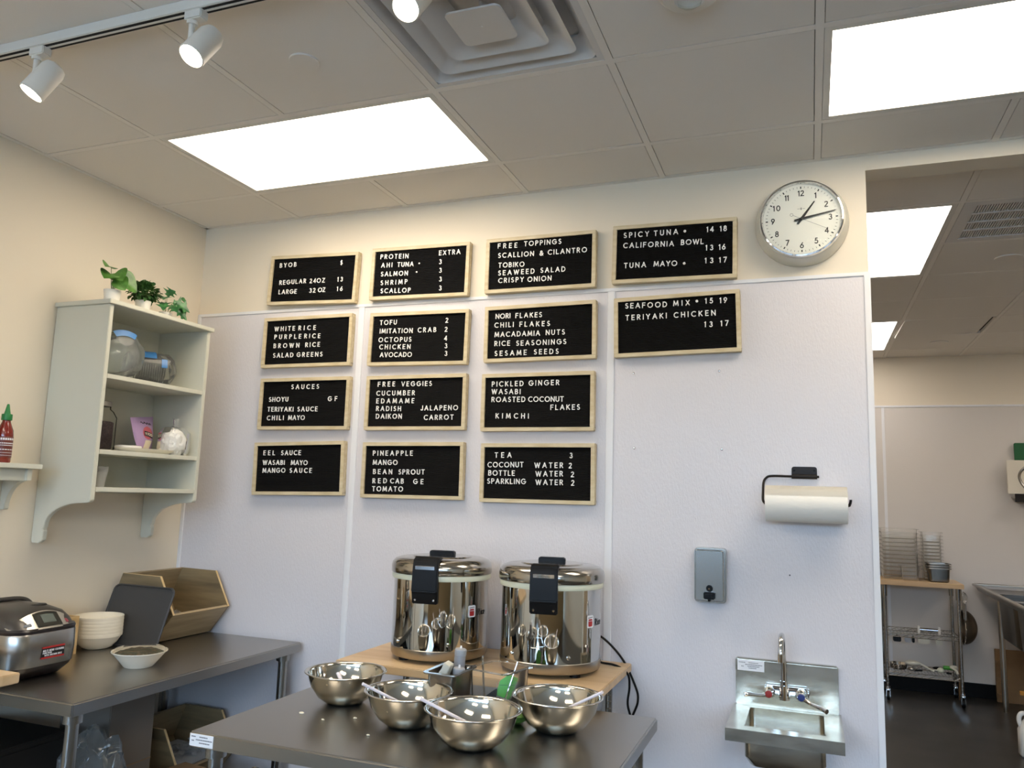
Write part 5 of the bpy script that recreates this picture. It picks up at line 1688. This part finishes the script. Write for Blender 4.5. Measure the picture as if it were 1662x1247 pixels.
utensil('pastry_cutter', 'pale forked tool at the right end of the cart bottom shelf', [(4.02, 4.31, LZ + .05), (4.045, 4.28, LZ + .035), (4.055, 4.26, LZ + .01)], .009, 'paleblock', ((4.035, 4.32, LZ + .05), (.03, .02, .018)))
utensil('steel_ladle', 'dark steel ladle lying between the beige scoop and the shelf edge', [(3.74, 4.26, LZ + .01), (3.80, 4.26, LZ + .015)], .008, 'black', ((3.72, 4.26, LZ + .02), (.03, .025, .015)), 'satin')

# strainer and whisks hanging on the end of the cart
t = thing('mesh_strainer', 'round wire mesh strainer hanging on the right end of the kitchen cart', 'strainer', (4.125, 4.38, .60))
bm = nb()
rim = [(.0, .14 * math.cos(R(15 * k)), .14 * math.sin(R(15 * k))) for k in range(25)]
tube(bm, rim, .005, 8); obj('rim', bm, 'chrome', t)
bm = nb(); lathe(bm, [(.138 * math.cos(R(7.5 * k)), .102 * math.sin(R(7.5 * k))) for k in range(13)], 48, mx=RY); bmesh.ops.remove_doubles(bm, verts=bm.verts, dist=1e-5); bmesh.ops.solidify(bm, geom=bm.faces[:], thickness=.001); obj('mesh_bowl', bm, 'mesh', t, sharp=80)
bm = nb(); tube(bm, [(0, 0, .138), (-.004, 0, .25), (-.004, 0, .30)], .006, 8); obj('handle', bm, 'chrome', t)
for k, y in enumerate((4.25, 4.31)):
    t = thing('whisk', ('nearer' if k == 0 else 'further') + ' wire whisk hanging at the right end of the kitchen cart', 'whisk', (4.128, y, .80), group='whisks on the kitchen cart')
    bm = nb(); cyl(bm, (0, 0, -.13), (0, 0, 0), .007, 12); obj('handle', bm, 'satin', t)
    for q in range(4):
        a = R(45 * q)
        pts = [(0.02 * math.sin(PI * s / 10) * math.cos(a) * (1 if s < 11 else 1), .02 * math.sin(PI * s / 10) * math.sin(a), .09 * (s / 10)) for s in range(11)]
        bm = nb(); tube(bm, pts, .0012, 5); obj('wire_loop', bm, 'chrome', t)
bm = nb(); cyl(bm, (4.10, 4.5, .0), (4.118, 4.5, .62), .012, 12)
tag(obj('broom_handle', bm, 'card'), 'brown wooden stick leaning behind the right end of the kitchen cart', 'stick')

# three compartment sink running along the right side of the kitchen
SX = 4.255
t = thing('kitchen_sink', 'large stainless three compartment sink at the right of the kitchen', 'sink', (SX, 4.62, 0))
ZR, D, Wd = .925, 2.5, .74
bm = nb()
BY_ = (-.68, -1.2, -1.26, -1.78, -1.84, -2.36)
for q in ((0, .05, -D, 0), (Wd - .12, Wd, -D, 0), (.05, Wd - .12, -.03, 0), (.05, Wd - .12, BY_[2], BY_[1]), (.05, Wd - .12, BY_[4], BY_[3]), (.05, Wd - .12, -D, BY_[5])):
    box(bm, *q, ZR - .005, ZR)
obj('deck', bm, 'satin', t)
bm = nb(); tube(bm, [(Wd, 0, ZR + .004), (0, 0, ZR + .004), (0, -D, ZR + .004), (Wd, -D, ZR + .004)], .011, 12); obj('rolled_edge', bm, 'satin', t)
bm = nb(); box(bm, .05, Wd - .12, -.68, -.03, ZR - .03, ZR - .025)
obj('drainboard', bm, 'pan_steel', t)
bm = nb(); prism(bm, [(.008, ZR - .006), (.05, ZR - .006), (.05, ZR - .045), (.03, ZR - .045)], 'y', -D + .01, -.01); obj('skirt', bm, 'pan_steel', t)
for k in range(3):
    bm = nb(); ya, yb = BY_[2 * k + 1], BY_[2 * k]
    ring_loft(bm, [(ZR - .35, .1, Wd - .16, ya + .05, yb - .05, .05), (ZR - .32, .062, Wd - .13, ya + .015, yb - .015, .05), (ZR - .004, .045, Wd - .115, ya - .004, yb + .004, .045)], False)
    bm.faces.ensure_lookup_table()
    bm.verts.ensure_lookup_table()
    bm.faces.new(bm.verts[:32])
    bmesh.ops.recalc_face_normals(bm, faces=bm.faces)
    bmesh.ops.solidify(bm, geom=bm.faces[:], thickness=.002)
    obj('bowl', bm, 'sinkbowl', t, sharp=30)
for x, y in ((.11, -.42), (.11, -1.5), (.11, -2.3), (.62, -.42), (.62, -1.5), (.62, -2.3)):
    bm = nb(); cyl(bm, (x, y, .04), (x, y, ZR - .03), .02, 18); cyl(bm, (x, y, .0), (x, y, .05), .015, 14, .021)
    obj('leg', bm, 'satin', t)
bm = nb(); box(bm, Wd - .02, Wd, -D, 0, ZR, ZR + .25); obj('backsplash', bm, 'satin', t)
bm = nb(); tube(bm, smooth_path([(.66, -.5, ZR), (.66, -.5, 1.5), (.62, -.48, 1.85), (.54, -.43, 1.965), (.42, -.36, 1.95), (.32, -.33, 1.87), (.33, -.33, 1.77), (.45, -.36, 1.62), (.53, -.4, 1.42)], 8), .011, 10)
obj('spray_hose', bm, 'wire', t)
bm = nb(); cyl(bm, (.66, -.5, ZR), (.66, -.5, ZR + .08), .03, 18); obj('tap_base', bm, 'chrome', t)

# wall shelf with cutting boards
t = thing('bracket_shelf', 'dark steel wall shelf carrying cutting boards at the right of the kitchen', 'shelf', (4.575, KY - .005, 1.66))
obj('shelf_board', B(0, 1.4, -.14, 0, 0, .012), 'satin', t, bevel=.002)
obj('front_lip', B(0, 1.4, -.142, -.13, -.03, .04), 'blackm', t, bevel=.002)
for x in (.15, 1.2):
    bm = nb(); prism(bm, [(-.0, 0), (-.12, 0), (0, -.14)], 'x', x, x + .01); obj('bracket', bm, 'satin', t)
bm = nb(); prism(bm, rrect(.46, .285, .01, 4, .205, .155), 'y', -.06, -.04)
tag(obj('cutting_board', bm, 'boardwhite', loc=(4.565, KY - .02, 1.685), bevel=.003), 'white cutting board standing on the kitchen wall shelf', 'cutting board', 'cutting boards on the kitchen wall shelf')
bm = nb(); prism(bm, rrect(.42, .44, .012, 4, .255, .232), 'y', -.03, -.012)
tag(obj('cutting_board', bm, 'darkgreen', loc=(4.565, KY - .01, 1.68), bevel=.003), 'dark green cutting board behind the white one on the kitchen wall shelf', 'cutting board', 'cutting boards on the kitchen wall shelf')

# under the sink
bm = nb(); box(bm, 0, .62, 0, .03, 0, .42)
for k in range(3):
    box(bm, .0, .03, -.028, 0, .05 + .13 * k, .07 + .13 * k)
tag(obj('plywood_board', bm, 'card', loc=(4.375, 4.555, 0.0), bevel=.003), 'brown wooden panel leaning upright under the kitchen sink', 'board')
t = thing('chemical_jug', 'white plastic cleaning jug with handle on the kitchen floor at the right edge', 'jug', (4.285, 2.985, 0))
bm = nb(); ring_loft(bm, [(0, -.075, .075, -.055, .055, .04), (.012, -.085, .085, -.065, .065, .045), (.16, -.085, .085, -.065, .065, .045), (.2, -.07, .07, -.055, .055, .045), (.25, -.03, .03, -.028, .028, .0275), (.275, -.024, .024, -.024, .024, .0235)]); jb = obj('bottle', bm, 'white', t, sharp=50)
bm = nb(); tube(bm, smooth_path([(-.068, 0, .18), (-.078, 0, .225), (-.062, 0, .262), (-.02, 0, .262)], 6), .014, 10); obj('handle', bm, 'white', t)
bm = nb(); lathe(bm, [(.026, .268), (.026, .295), (.0, .296)], 20); obj('cap', bm, 'bluebtn', t)
obj('label_patch', B(-.06, .07, -.0665, -.064, .04, .15), 'labelwhite', jb)
bm = nb()
for z in (.132, .112, .096, .084, .07):
    box(bm, -.05, .05 - .05 * random.random(), -.0672, -.0664, z - .003, z + .003)
obj('print', bm, 'bluebtn', jb)
t = thing('spray_bottle', 'green bottle with orange trigger standing by the kitchen sink', 'bottle', (4.46, 3.72, 0))
bm = nb(); lathe(bm, [(0, 0), (.045, 0), (.048, .004), (.048, .15), (.03, .2), (.016, .22), (.016, .235), (0, .235)], 28); obj('bottle', bm, 'capgreen', t)
bm = nb(); box(bm, -.09, .03, -.012, .012, .235, .262); prism(bm, [(-.045, .235), (-.03, .235), (-.04, .19), (-.052, .19)], 'y', -.008, .008); obj('trigger', bm, 'orange', t, bevel=.002)
